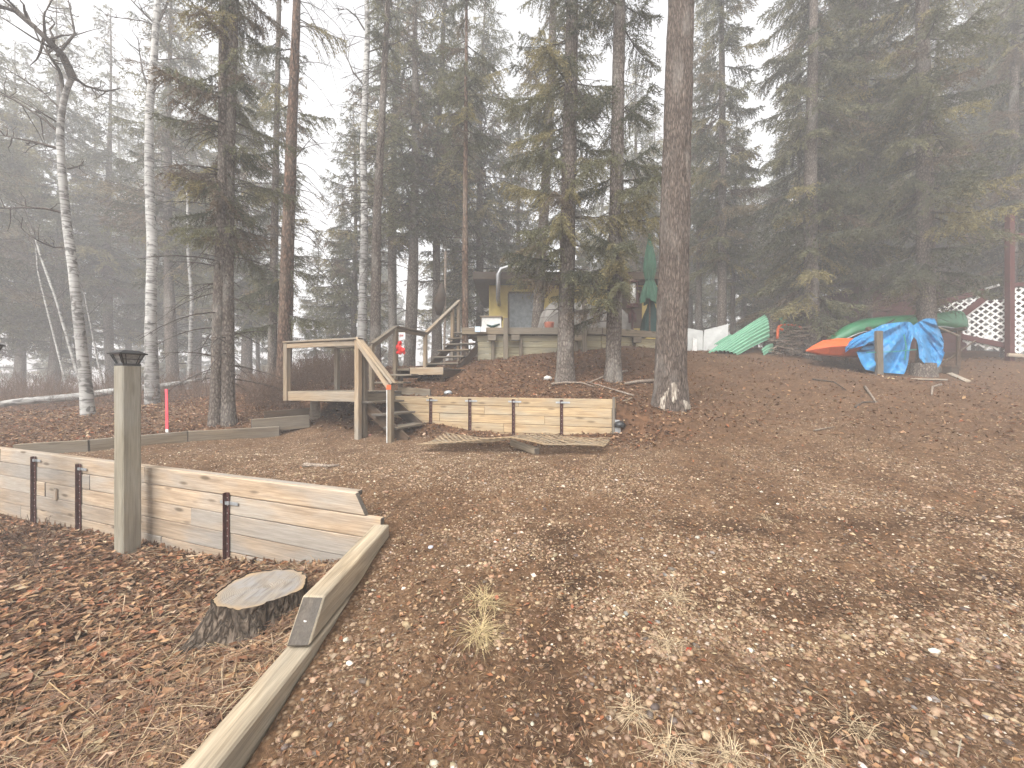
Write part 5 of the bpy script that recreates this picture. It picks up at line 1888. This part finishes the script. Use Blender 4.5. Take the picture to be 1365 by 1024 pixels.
# --- big poplar
b = G(893, 543, 5.5)
PB = b.copy()
path = [b, P(897, 400, b.y), P(902, 200, b.y), P(908, 0, b.y)]
pop = thing('poplar_tree', 'thick furrowed poplar trunk with a bare scar at its foot', 'tree', b)
zz = np.concatenate([[-.25, 0, .1, .25, .5, .9], np.linspace(1.5, 20, 16)])
cx = lambda z: float(np.interp(z + b.z, [p.z for p in path] + [b.z + 20], [p.x for p in path] + [path[-1].x + .3]))
P2 = [(cx(max(z, 0)), b.y, b.z + z) for z in zz]
R2_ = [.265 * (1 - .55 * max(z, 0) / 20) + .06 * math.exp(-max(z, 0) / .25) for z in zz]
trunk_mesh('trunk', P2, R2_, 120, .05, .10, M['bark_poplar'], pop, (9, 1.1, .026), 31)
# bare scar wood at the foot, facing the camera
SV, SF = [], []
na, nz_ = 26, 30
for j in range(nz_ + 1):
    z = -.03 + .52 * j / nz_
    for i in range(na + 1):
        f = i / na
        a = math.radians(200 + 150 * f)
        rad = float(np.interp(z, zz, R2_)) + .012 + .018 * math.sin(math.pi * f) * (1 - z / .6) + .012 * (noise3(np.array([[f * 12, z * 2.5, 0]]), 2)[0] - .5)
        hid = noise3(np.array([[f * 5, z * 3.0, 7]]), 5)[0]
        edge = (z - .40 + .22 * abs(f - .42) * 2) * 6 + (hid - .5) * 2.4
        if edge > 0 or (hid > .62 and .25 < f < .6 and z < .3):
            rad -= .07
        SV.append((cx(max(z, 0)) + rad * math.cos(a) - b.x, rad * math.sin(a), z))
SF = [(j * (na + 1) + i, j * (na + 1) + i + 1, (j + 1) * (na + 1) + i + 1, (j + 1) * (na + 1) + i) for j in range(nz_) for i in range(na)]
mscar = bark('scarwood', (.20, .165, .13), (.46, .41, .34), (26, 26, 3), (.25, .22, .18), .5, .01)
obj('bare_scar', fastmesh('bare_scar', np.array(SV), np.array(SF), None, True), mscar, pop)
# high crown of bare boughs
rp_ = np.random.default_rng(77)
paths, radii = [], []
for i in range(26):
    z = rp_.uniform(10, 19)
    az = rp_.uniform(0, 6.28)
    l = rp_.uniform(1.2, 3.2)
    s = np.linspace(0, 1, 6)
    p = np.array([cx(z) - b.x, 0, z]) + np.array([math.cos(az), math.sin(az), .7]) * (l * s)[:, None]
    paths.append(p)
    radii.append(.045 * (1 - .85 * s))
TV, TF = tubes_np(paths, radii, 5)
obj('boughs', fastmesh('boughs', TV, TF, None, True), M['twig'], pop)['kind'] = 'stuff'

# --- twin spruces on the left
b = G(304, 566, 6)
make_tree('spruce_tree', 'grey spruce, thicker of two trunks standing together at the low curb', 'tree', [b, P(302, 400, b.y), P(305, 200, b.y), P(312, 0, b.y)], .25, 22, M['bark_spruce'], 111,
          dict(z0=3.1, R=1.35, nbr=40, zmax=10.5, olive=.4, dead=.4, droop=(.1, .6), **NB), dict(z0=.8, z1=6, n=60, L=1.3, droop=.4), sides=18, ring=.15, furrow=(5, 4, .006))
b = G(287, 567, 6)
make_tree('spruce_tree', 'grey spruce, thinner of two trunks standing together at the low curb', 'tree', [b, P(291, 400, b.y), P(297, 250, b.y), P(297, 0, b.y)], .20, 19, M['bark_spruce'], 112,
          dict(z0=3.6, R=1.0, nbr=34, zmax=9.5, olive=.35, dead=.35, droop=(.1, .6), **NB), dict(z0=1.0, z1=6, n=36, L=1.0, droop=.4), sides=16, ring=.15, furrow=(5, 4, .006))
# --- brown trunk left of the landing
b = rooted(378, 10.3)
make_tree('spruce_tree', 'reddish brown spruce trunk behind the corner post of the lower landing', 'tree', [b, P(382, 380, 10.3), P(388, 200, 10.3), P(396, 0, 10.3)], .36, 18, M['bark_brown'], 113,
          dict(z0=4.5, R=1.3, nbr=26, zmax=12, olive=.35, droop=(.2, .6), zlist=[(1.75, 1.1, 3.3), (1.9, 1.2, -.3), (2.9, 1.3, 3.0), (3.1, .8, .1), (7.2, 1.0, .2), (7.4, 1.1, 2.9), (8.8, 1.1, 3.3), (9.6, 1.2, .2)], **NB),
          dict(z0=3, z1=11, n=60, L=1.5, droop=.8, side=.1, r0=.008), sides=18, ring=.2, furrow=(5, 4, .008))
b = rooted(362, 12.5)
make_tree('spruce_tree', 'spruce half hidden behind the reddish brown trunk near the landing', 'tree', [b, P(366, 300, 12.5), P(372, 0, 12.5)], .26, 21, M['bark_spruce'], 114,
          dict(z0=2.6, R=1.5, nbr=60, zmax=11, olive=.35, lf_len=.085, lf_w=.013, twig_gap=.055, lf_gap=.018), dict(z0=1, z1=7, n=24, L=1.1), sides=12)
# --- dark spruce right of the pale birch
b = rooted(500, 11.6)
make_tree('spruce_tree', 'dark straight spruce trunk just right of the white birch behind the steps', 'tree', [b, P(502, 300, 11.6), P(517, 0, 11.6)], .30, 18, M['bark_spruce'], 115,
          dict(z0=9, R=1.0, nbr=26, zmax=14, olive=.25, **NB), dict(z0=3, z1=12, n=90, L=1.5, droop=.3, r0=.010), sides=16, ring=.2, furrow=(5, 4, .008))
# --- right-hand spruces
b = rooted(1083, 12.8)
make_tree('spruce_tree', 'dense dark spruce standing between the brush pile and the canoe', 'tree', [b, P(1080, 250, 12.8), P(1085, 0, 12.8)], .42, 25, M['bark_spruce'], 121,
          dict(z0=1.0, R=2.2, nbr=108, zmax=15, olive=.35, droop=(.4, .95), base_short=.35, lf_len=.085, lf_w=.014, twig_gap=.05, lf_gap=.018), dict(z0=.6, z1=4, n=24, L=1.2), sides=14)
b = rooted(1155, 13.6)
make_tree('spruce_tree', 'spruce with mottled pale trunk rising behind the middle of the canoe', 'tree', [b, P(1153, 250, 13.6), P(1150, 0, 13.6)], .36, 26, M['bark_spruce'], 122,
          dict(z0=3.0, R=2.0, nbr=92, zmax=15, olive=.35, droop=(.4, .9), lf_len=.085, lf_w=.014, twig_gap=.05, lf_gap=.018), dict(z0=.8, z1=6, n=30, L=1.4), sides=14)
b = rooted(1236, 11.7)
make_tree('spruce_tree', 'thick grey spruce whose foot is wrapped by the blue tarp', 'tree', [b, P(1234, 350, 11.7), P(1230, 50, 11.7), P(1229, 0, 11.7)], .44, 27, M['bark_spruce'], 123,
          dict(z0=2.7, R=2.3, nbr=95, zmax=14, olive=.45, dead=.16, droop=(.3, .8), base_short=.1, lf_len=.08, lf_w=.012, twig_gap=.05, lf_gap=.018), dict(z0=1.2, z1=8, n=50, L=1.7), sides=18, ring=.2, furrow=(5, 4, .01))
b = rooted(1345, 14.8)
make_tree('spruce_tree', 'brownish spruce overhanging the lattice porch from behind', 'tree', [b, P(1350, 200, 14.8), P(1355, 0, 14.8)], .38, 25, M['bark_spruce'], 124,
          dict(z0=3.0, R=2.4, nbr=90, zmax=15, olive=.45, dead=.3, droop=(.2, .7), base_short=.2, lf_len=.09, lf_w=.015, twig_gap=.055, lf_gap=.02), dict(z0=1, z1=6, n=30, L=1.5), sides=12)
b = rooted(962, 15.5)
make_tree('spruce_tree', 'dark green spruce filling the gap behind the big poplar', 'tree', [b, P(963, 250, 15.5), P(962, 0, 15.5)], .34, 25, M['bark_spruce'], 125,
          dict(z0=3.4, R=2.1, nbr=120, zmax=18, olive=.25, droop=(.3, .8), lf_len=.10, lf_w=.016, twig_gap=.055, lf_gap=.02), None, sides=12)

# --- birches and aspens
def bare_limbs(root, base, specs, mat, seed, sub=7):
    """specs: list of (list of pixel points, depth, start radius)"""
    r = np.random.default_rng(seed)
    paths, radii = [], []
    o = np.array(root.location)
    for pts, d, r0 in specs:
        p = np.array([tuple(P(px, py, d + k * .12 * r.normal())) for k, (px, py) in enumerate(pts)]) - o
        s = np.linspace(0, 1, 10)
        L = np.linspace(0, 1, len(p))
        q = np.stack([np.interp(s, L, p[:, i]) for i in range(3)], 1)
        paths.append(q)
        radii.append(r0 * (1 - .8 * s) + .002)
        ln = np.linalg.norm(q[-1] - q[0])
        for k in range(sub):
            t = r.uniform(.2, .95)
            bpt = np.array([np.interp(t, s, q[:, i]) for i in range(3)])
            dd = (q[-1] - q[0]) / (ln + 1e-6) * .6 + r.normal(0, .6, 3)
            dd[2] += .15
            dd /= np.linalg.norm(dd)
            l2 = ln * r.uniform(.15, .45)
            s2 = np.linspace(0, 1, 5)
            pp_ = bpt + dd * (l2 * s2)[:, None] + r.normal(0, .04, (5, 3)) * s2[:, None]
            paths.append(pp_)
            radii.append(r0 * .35 * (1 - .8 * s2) + .0015)
    TV, TF = tubes_np(paths, radii, 5)
    obj('crown', fastmesh('crown', TV, TF, None, True), mat, root)['kind'] = 'stuff'

def birch(label, pts, d, w, limbs, seed, top=None, sub=7, name='birch_tree'):
    b = rooted(pts[0][0], d) if pts[0][1] is None else G(pts[0][0], pts[0][1], d - 3)
    d = b.y
    path = [b] + [P(px, py, d) for px, py in pts[1:]]
    root = thing(name, label, 'tree', b)
    n = len(path)
    rad = [w / 2 * (1 - .55 * i / (n - 1)) for i in range(n)]
    rad[0] *= 1.25
    path = [b - Vector((0, 0, .2))] + path
    rad = [rad[0]] + rad
    trunk_mesh('trunk', path, rad, 14, .12, .14, M['birch'], root, None, seed)
    bare_limbs(root, b, [(pp_, d, r0) for pp_, r0 in limbs], M['twig'], seed, sub)
    return root
birch('crooked pale birch with a broken forked top beside the lamp post', [(118, 556), (113, 500), (104, 420), (96, 350), (88, 290), (82, 220), (80, 170), (85, 130), (97, 100)], 8.5, .215,
      [([(97, 105), (85, 75), (60, 50), (40, 30), (20, 10), (0, -10)], .085), ([(86, 130), (80, 95), (70, 80), (55, 60), (35, 15)], .04), ([(100, 105), (115, 115), (140, 122), (160, 118)], .035), ([(45, 35), (20, 15), (0, 8), (-30, -5)], .06),
       ([(82, 180), (60, 160), (30, 140), (0, 122), (-20, 118)], .03), ([(80, 165), (55, 150), (20, 130), (0, 128)], .02), ([(78, 198), (50, 190), (20, 184), (0, 180)], .03), ([(84, 283), (60, 278), (30, 277), (0, 278)], .03),
       ([(90, 225), (105, 222), (112, 215)], .02), ([(95, 330), (70, 330), (45, 318), (28, 305), (30, 290)], .018), ([(85, 150), (60, 125), (30, 105), (5, 90)], .02), ([(60, 50), (58, 20), (75, -10)], .03), ([(75, 75), (100, 45), (95, 20), (90, -5)], .03)], 201)
birch('straight pale birch with dark knots between the lamp post and the twin spruces', [(203, None), (201, 430), (203, 330), (199, 240), (199, 150), (205, 80), (210, 0), (212, -60)], 12.0, .30,
      [([(205, 30), (192, 18), (175, 0), (160, -15)], .03), ([(212, 28), (222, 8), (230, -20)], .04), ([(198, 120), (190, 95), (186, 70), (184, 50)], .03), ([(210, 35), (190, 28), (160, 24), (138, 20)], .02), ([(203, 125), (215, 110), (240, 105)], .018), ([(204, 80), (240, 78), (275, 80)], .015)], 202)
birch('white birch trunk just left of the dark spruce behind the steps', [(482, None), (484, 380), (486, 300), (484, 200), (488, 100), (490, 40), (489, 0), (491, -60)], 13.2, .28,
      [([(486, 115), (470, 95), (462, 75), (459, 45)], .03), ([(490, 20), (500, 12), (515, 8), (530, -8)], .035), ([(486, 40), (475, 22), (462, 12), (450, 14)], .03), ([(485, 205), (498, 200), (505, 205)], .015), ([(489, 70), (520, 60), (545, 50), (560, 45)], .02)], 203)
for i, (pts, d, w, label) in enumerate([
        ([(112, None), (95, 470), (75, 400), (55, 345), (45, 310)], 15, .11, 'thin dead aspen leaning away behind the crooked birch, the thicker of a crossing pair'),
        ([(92, None), (80, 480), (62, 410), (50, 360), (48, 330)], 16, .08, 'thin dead aspen leaning behind the crooked birch, the thinner of a crossing pair'),
        ([(140, None), (128, 470), (118, 420), (112, 390)], 16, .07, 'short thin dead aspen stem between the crooked birch and the lamp post'),
        ([(252, None), (256, 400), (250, 330), (250, 250)], 17, .16, 'pale slim aspen stem in the fog left of the twin spruces')]):
    birch(label, pts, d, w, [([pts[-1], (pts[-1][0] - 12, pts[-1][1] - 30), (pts[-1][0] - 30, pts[-1][1] - 55)], .02), ([pts[2], (pts[2][0] - 25, pts[2][1] - 10), (pts[2][0] - 45, pts[2][1] - 30)], .015), ([pts[2], (pts[2][0] + 20, pts[2][1] - 20), (pts[2][0] + 35, pts[2][1] - 45)], .012)], 210 + i, name='aspen_tree')

# --- background spruces: a few prototypes, then copies
def proto(seed, H, z0, R, nbr, **kw):
    V, F, C, paths, radii = spruce_crown(seed, H, z0, R, nbr, lf_len=.15, lf_w=.018, twig_gap=.095, lf_gap=.038, **kw)
    ps, rs = dead_twigs(seed + 9, 1.0, z0 + 3, 26, 1.3, lambda z: (0, 0), droop=.5, r0=.012, sub=4)
    TV, TF = tubes_np(paths + ps, radii + rs, 4)
    s = np.linspace(0, H, 26)
    a = np.linspace(0, 2 * np.pi, 12, endpoint=False)
    rr_ = .17 * (1 - (s / H) ** 1.1) + .01 + .06 * np.exp(-s / .3)
    rr_ = rr_[:, None] * (1 + .12 * np.sin(a[None] * 2 + s[:, None]))
    bend = np.stack([.12 * np.sin(s * .25 + seed), .12 * np.cos(s * .21 + seed)], 1)
    bend = bend - bend[0]
    TRV = np.stack([bend[:, 0][:, None] + rr_ * np.cos(a), bend[:, 1][:, None] + rr_ * np.sin(a), s[:, None] - .3 + 0 * rr_], -1).reshape(-1, 3)
    i = np.arange(26 * 12).reshape(26, 12)
    TRF = np.stack([i[:-1], np.roll(i, -1, 1)[:-1], np.roll(i, -1, 1)[1:], i[1:]], -1).reshape(-1, 4)
    m1 = fastmesh('trunk', TRV, TRF, None, True)
    m2 = fastmesh('crown', V, F, C)
    m3 = fastmesh('limbs', TV, TF, None, True)
    m1.materials.append(M['bark_spruce'])
    m2.materials.append(M['needles'])
    m3.materials.append(M['twig'])
    return H, m1, m2, m3
PR = [proto(301, 18, 3.0, 2.7, 170, olive=.3), proto(302, 18, 4.5, 2.3, 150, olive=.25, dead=.12), proto(303, 16, 1.6, 2.8, 180, olive=.3), proto(304, 19, 5.0, 2.1, 140, olive=.35, dead=.15), proto(305, 17, 2.2, 2.9, 175, olive=.3)]
HS = 1.06
def bg_tree(px, d, H, k, label, group):
    b = rooted(px, d)
    h0, m1, m2, m3 = PR[k]
    root = thing('spruce_tree', label, 'tree', b, group)
    s = H * HS / h0
    r = random.Random(int(px * 31 + d * 7))
    root.rotation_euler = (r.uniform(-.025, .025), r.uniform(-.025, .025), r.uniform(0, 6.28))
    root.scale = (s * r.uniform(.9, 1.15), s * r.uniform(.9, 1.15), s)
    for nm, m in (('trunk', m1), ('crown', m2), ('limbs', m3)):
        q = obj(nm, m, None, root)
        if nm != 'trunk':
            q['kind'] = 'stuff'
fogL = 'tall misty spruce in the foggy wood beyond the fallen birch log'
fogM = 'misty spruce in the wood behind the steps and landings'
fogC = 'hazy spruce standing behind the yellow cabin'
fogR = 'shaded spruce in the wood beyond the mint corrugated sheets'
fogP = 'shaded spruce behind the red cabin and lattice porch'
for px, d, H, k in [(-70, 17, 21, 0), (-25, 22, 25, 2), (25, 27, 23, 4), (70, 23, 22, 0), (148, 24, 22, 3), (172, 38, 28, 0), (232, 18, 20, 1), (262, 28, 26, 2), (328, 23, 23, 4), (-120, 26, 26, 4), (205, 33, 26, 0), (300, 36, 25, 3), (115, 29, 20, 2)]:
    bg_tree(px, d, H, k, fogL, 'spruces fading into the fog beyond the birch log')
for px, d, H, k in [(418, 30, 11, 2), (455, 26, 11, 4), (470, 19, 13, 2), (525, 18, 21, 3), (545, 15.5, 20, 1), (583, 16.5, 20, 3), (604, 27, 21, 4), (345, 30, 15, 3)]:
    bg_tree(px, d, H, k, fogM, 'spruces in the mist behind the steps')
for px, d, H, k in [(640, 19.5, 18, 2), (695, 23, 15, 4), (765, 22, 17, 3), (842, 22, 16, 2), (868, 30, 18, 0), (800, 34, 18, 2)]:
    bg_tree(px, d, H, k, fogC, 'spruces behind the yellow cabin')
for px, d, H, k in [(932, 19, 17, 1), (978, 18.5, 12, 1), (990, 25, 14, 2), (1008, 32, 13, 4), (1035, 24, 13, 0), (1050, 29, 14, 2), (1058, 18, 15, 4), (920, 28, 20, 0), (950, 36, 19, 2), (1020, 40, 14, 2)]:
    bg_tree(px, d, H, k, fogR, 'spruces in the wood beyond the corrugated sheets')
for px, d, H, k in [(1110, 19, 23, 0), (1130, 26, 26, 4), (1180, 22, 25, 2), (1205, 29, 27, 0), (1262, 22.5, 25, 4), (1300, 23, 25, 2), (1335, 26, 26, 0), (1375, 21.5, 24, 4), (1420, 17, 22, 2), (1470, 13.5, 17, 0), (1395, 30, 20, 2)]:
    bg_tree(px, d, H, k, fogP, 'spruces behind the red cabin')

# the wood fading out behind: one mass
fr_ = np.random.default_rng(900)
FV, FF, FC = [], [], []
no = 0
pv0, pf0, pc0, _, _ = spruce_crown(950, 20, 1.2, 2.9, 80, lf_len=.6, lf_w=.13, twig_gap=.26, lf_gap=.19, olive=.3)
for i in range(80):
    d = fr_.uniform(44, 80)
    px = fr_.uniform(-150, 1515)
    if 375 < px < 480:
        continue
    x = (px - 682.5) / FPX * d
    s = fr_.uniform(.7, 1.05)
    if 990 < px < 1060:
        s *= .7
    t = fr_.uniform(0, 6.28)
    v = pv0 * np.array([s * 1.2, s * 1.2, s])
    v = np.stack([v[:, 0] * math.cos(t) - v[:, 1] * math.sin(t) + x, v[:, 0] * math.sin(t) + v[:, 1] * math.cos(t) + d, v[:, 2] + hz(x, d) - .5], 1)
    FV.append(v)
    FF.append(pf0 + no)
    FC.append(pc0)
    no += len(v)
fw_o = obj('far_wood', fastmesh('far_wood', np.concatenate(FV), np.concatenate(FF), np.concatenate(FC)), M['needles'])
fw_o['kind'] = 'stuff'
tag(fw_o, 'far-off spruce wood dissolving into the fog', 'forest')

# fallen birch log
la, lb2 = Vector((-14.6, 11.2, 0)), Vector((-10.6, 13.6, 0))
lp = []
for k in range(9):
    q = la.lerp(lb2, k / 8)
    lp.append(Vector((q.x, q.y, EYE - (540 - 4.2 * k - 512) / FPX * q.y + .02 * math.sin(k * 1.7))))
lg = MB().tube(lp, [.085, .10, .11, .11, .105, .10, .09, .08, .05], 12)
lo = lg.build('fallen_log', M['birch'], None, True)
tag(lo, 'pale fallen birch log lying across the leafy bank', 'log')

# leafless undergrowth
def brush(n, pxr, dr, hr, label, seed, lean=.3):
    r = np.random.default_rng(seed)
    paths, radii = [], []
    px = r.uniform(*pxr, n)
    d = r.uniform(*dr, n)
    x = (px - 682.5) / FPX * d
    z = height(x, d)
    for i in range(n):
        ln = r.uniform(*hr)
        dd = r.normal(0, lean, 3)
        dd[2] = 1
        s = np.linspace(0, 1, 4)
        p = np.array([x[i], d[i], z[i] - .02]) + dd * (ln * s)[:, None] + r.normal(0, .035, (4, 3)) * s[:, None]
        paths.append(p)
        radii.append(.0045 * (1 - .7 * s) + .001)
        for k in range(2):
            t = r.uniform(.3, .8)
            b = p[0] + (p[-1] - p[0]) * t
            d2 = dd * .6 + r.normal(0, .5, 3)
            s2 = np.linspace(0, 1, 3)
            paths.append(b + d2 * (ln * .4 * s2)[:, None])
            radii.append(.003 * (1 - .7 * s2) + .0008)
    V, F = tubes_np(paths, radii, 3)
    m = bark('brush%d' % seed, (.085, .05, .034), (.20, .135, .095), (20, 20, 20), (.25, .2, .17), .3, .002)
    o = obj('undergrowth', fastmesh('undergrowth', V, F), m)
    o['kind'] = 'stuff'
    tag(o, label, 'brush')
brush(1500, (385, 500), (9.6, 13), (.25, .75), 'leafless reddish brush on the bank behind the lower landing', 1)
brush(1700, (-40, 400), (11.5, 17), (.3, .95), 'leafless misty brush under the birches beyond the fallen log', 2)
brush(80, (-30, 75), (3.6, 5.0), (.05, .28), 'thin bare weed stems at the foot of the plank wall', 3, .6)
brush(500, (325, 400), (8.6, 10.5), (.2, .6), 'bare brush around the twin spruces and brown trunk', 4)

# ------------------------------------------------------------------ fog
hzb = MB()
hzb.box((0, 90, 15.5), (500, 340, 39.0))
haze = hzb.build('haze', None, None)
haze['kind'] = 'stuff'
tag(haze, 'pale morning fog hanging between the trees', 'fog')
hm = bpy.data.materials.new('haze')
hm.use_nodes = True
hn, hl = hm.node_tree.nodes, hm.node_tree.links
hn.clear()
pv = hn.new('ShaderNodeVolumePrincipled')
pv.inputs['Color'].default_value = (.96, .96, .97, 1)
pv.inputs['Density'].default_value = HAZE
pv.inputs['Anisotropy'].default_value = 0.0
ho = hn.new('ShaderNodeOutputMaterial')
hl.new(pv.outputs[0], ho.inputs['Volume'])
haze.data.materials.append(hm)
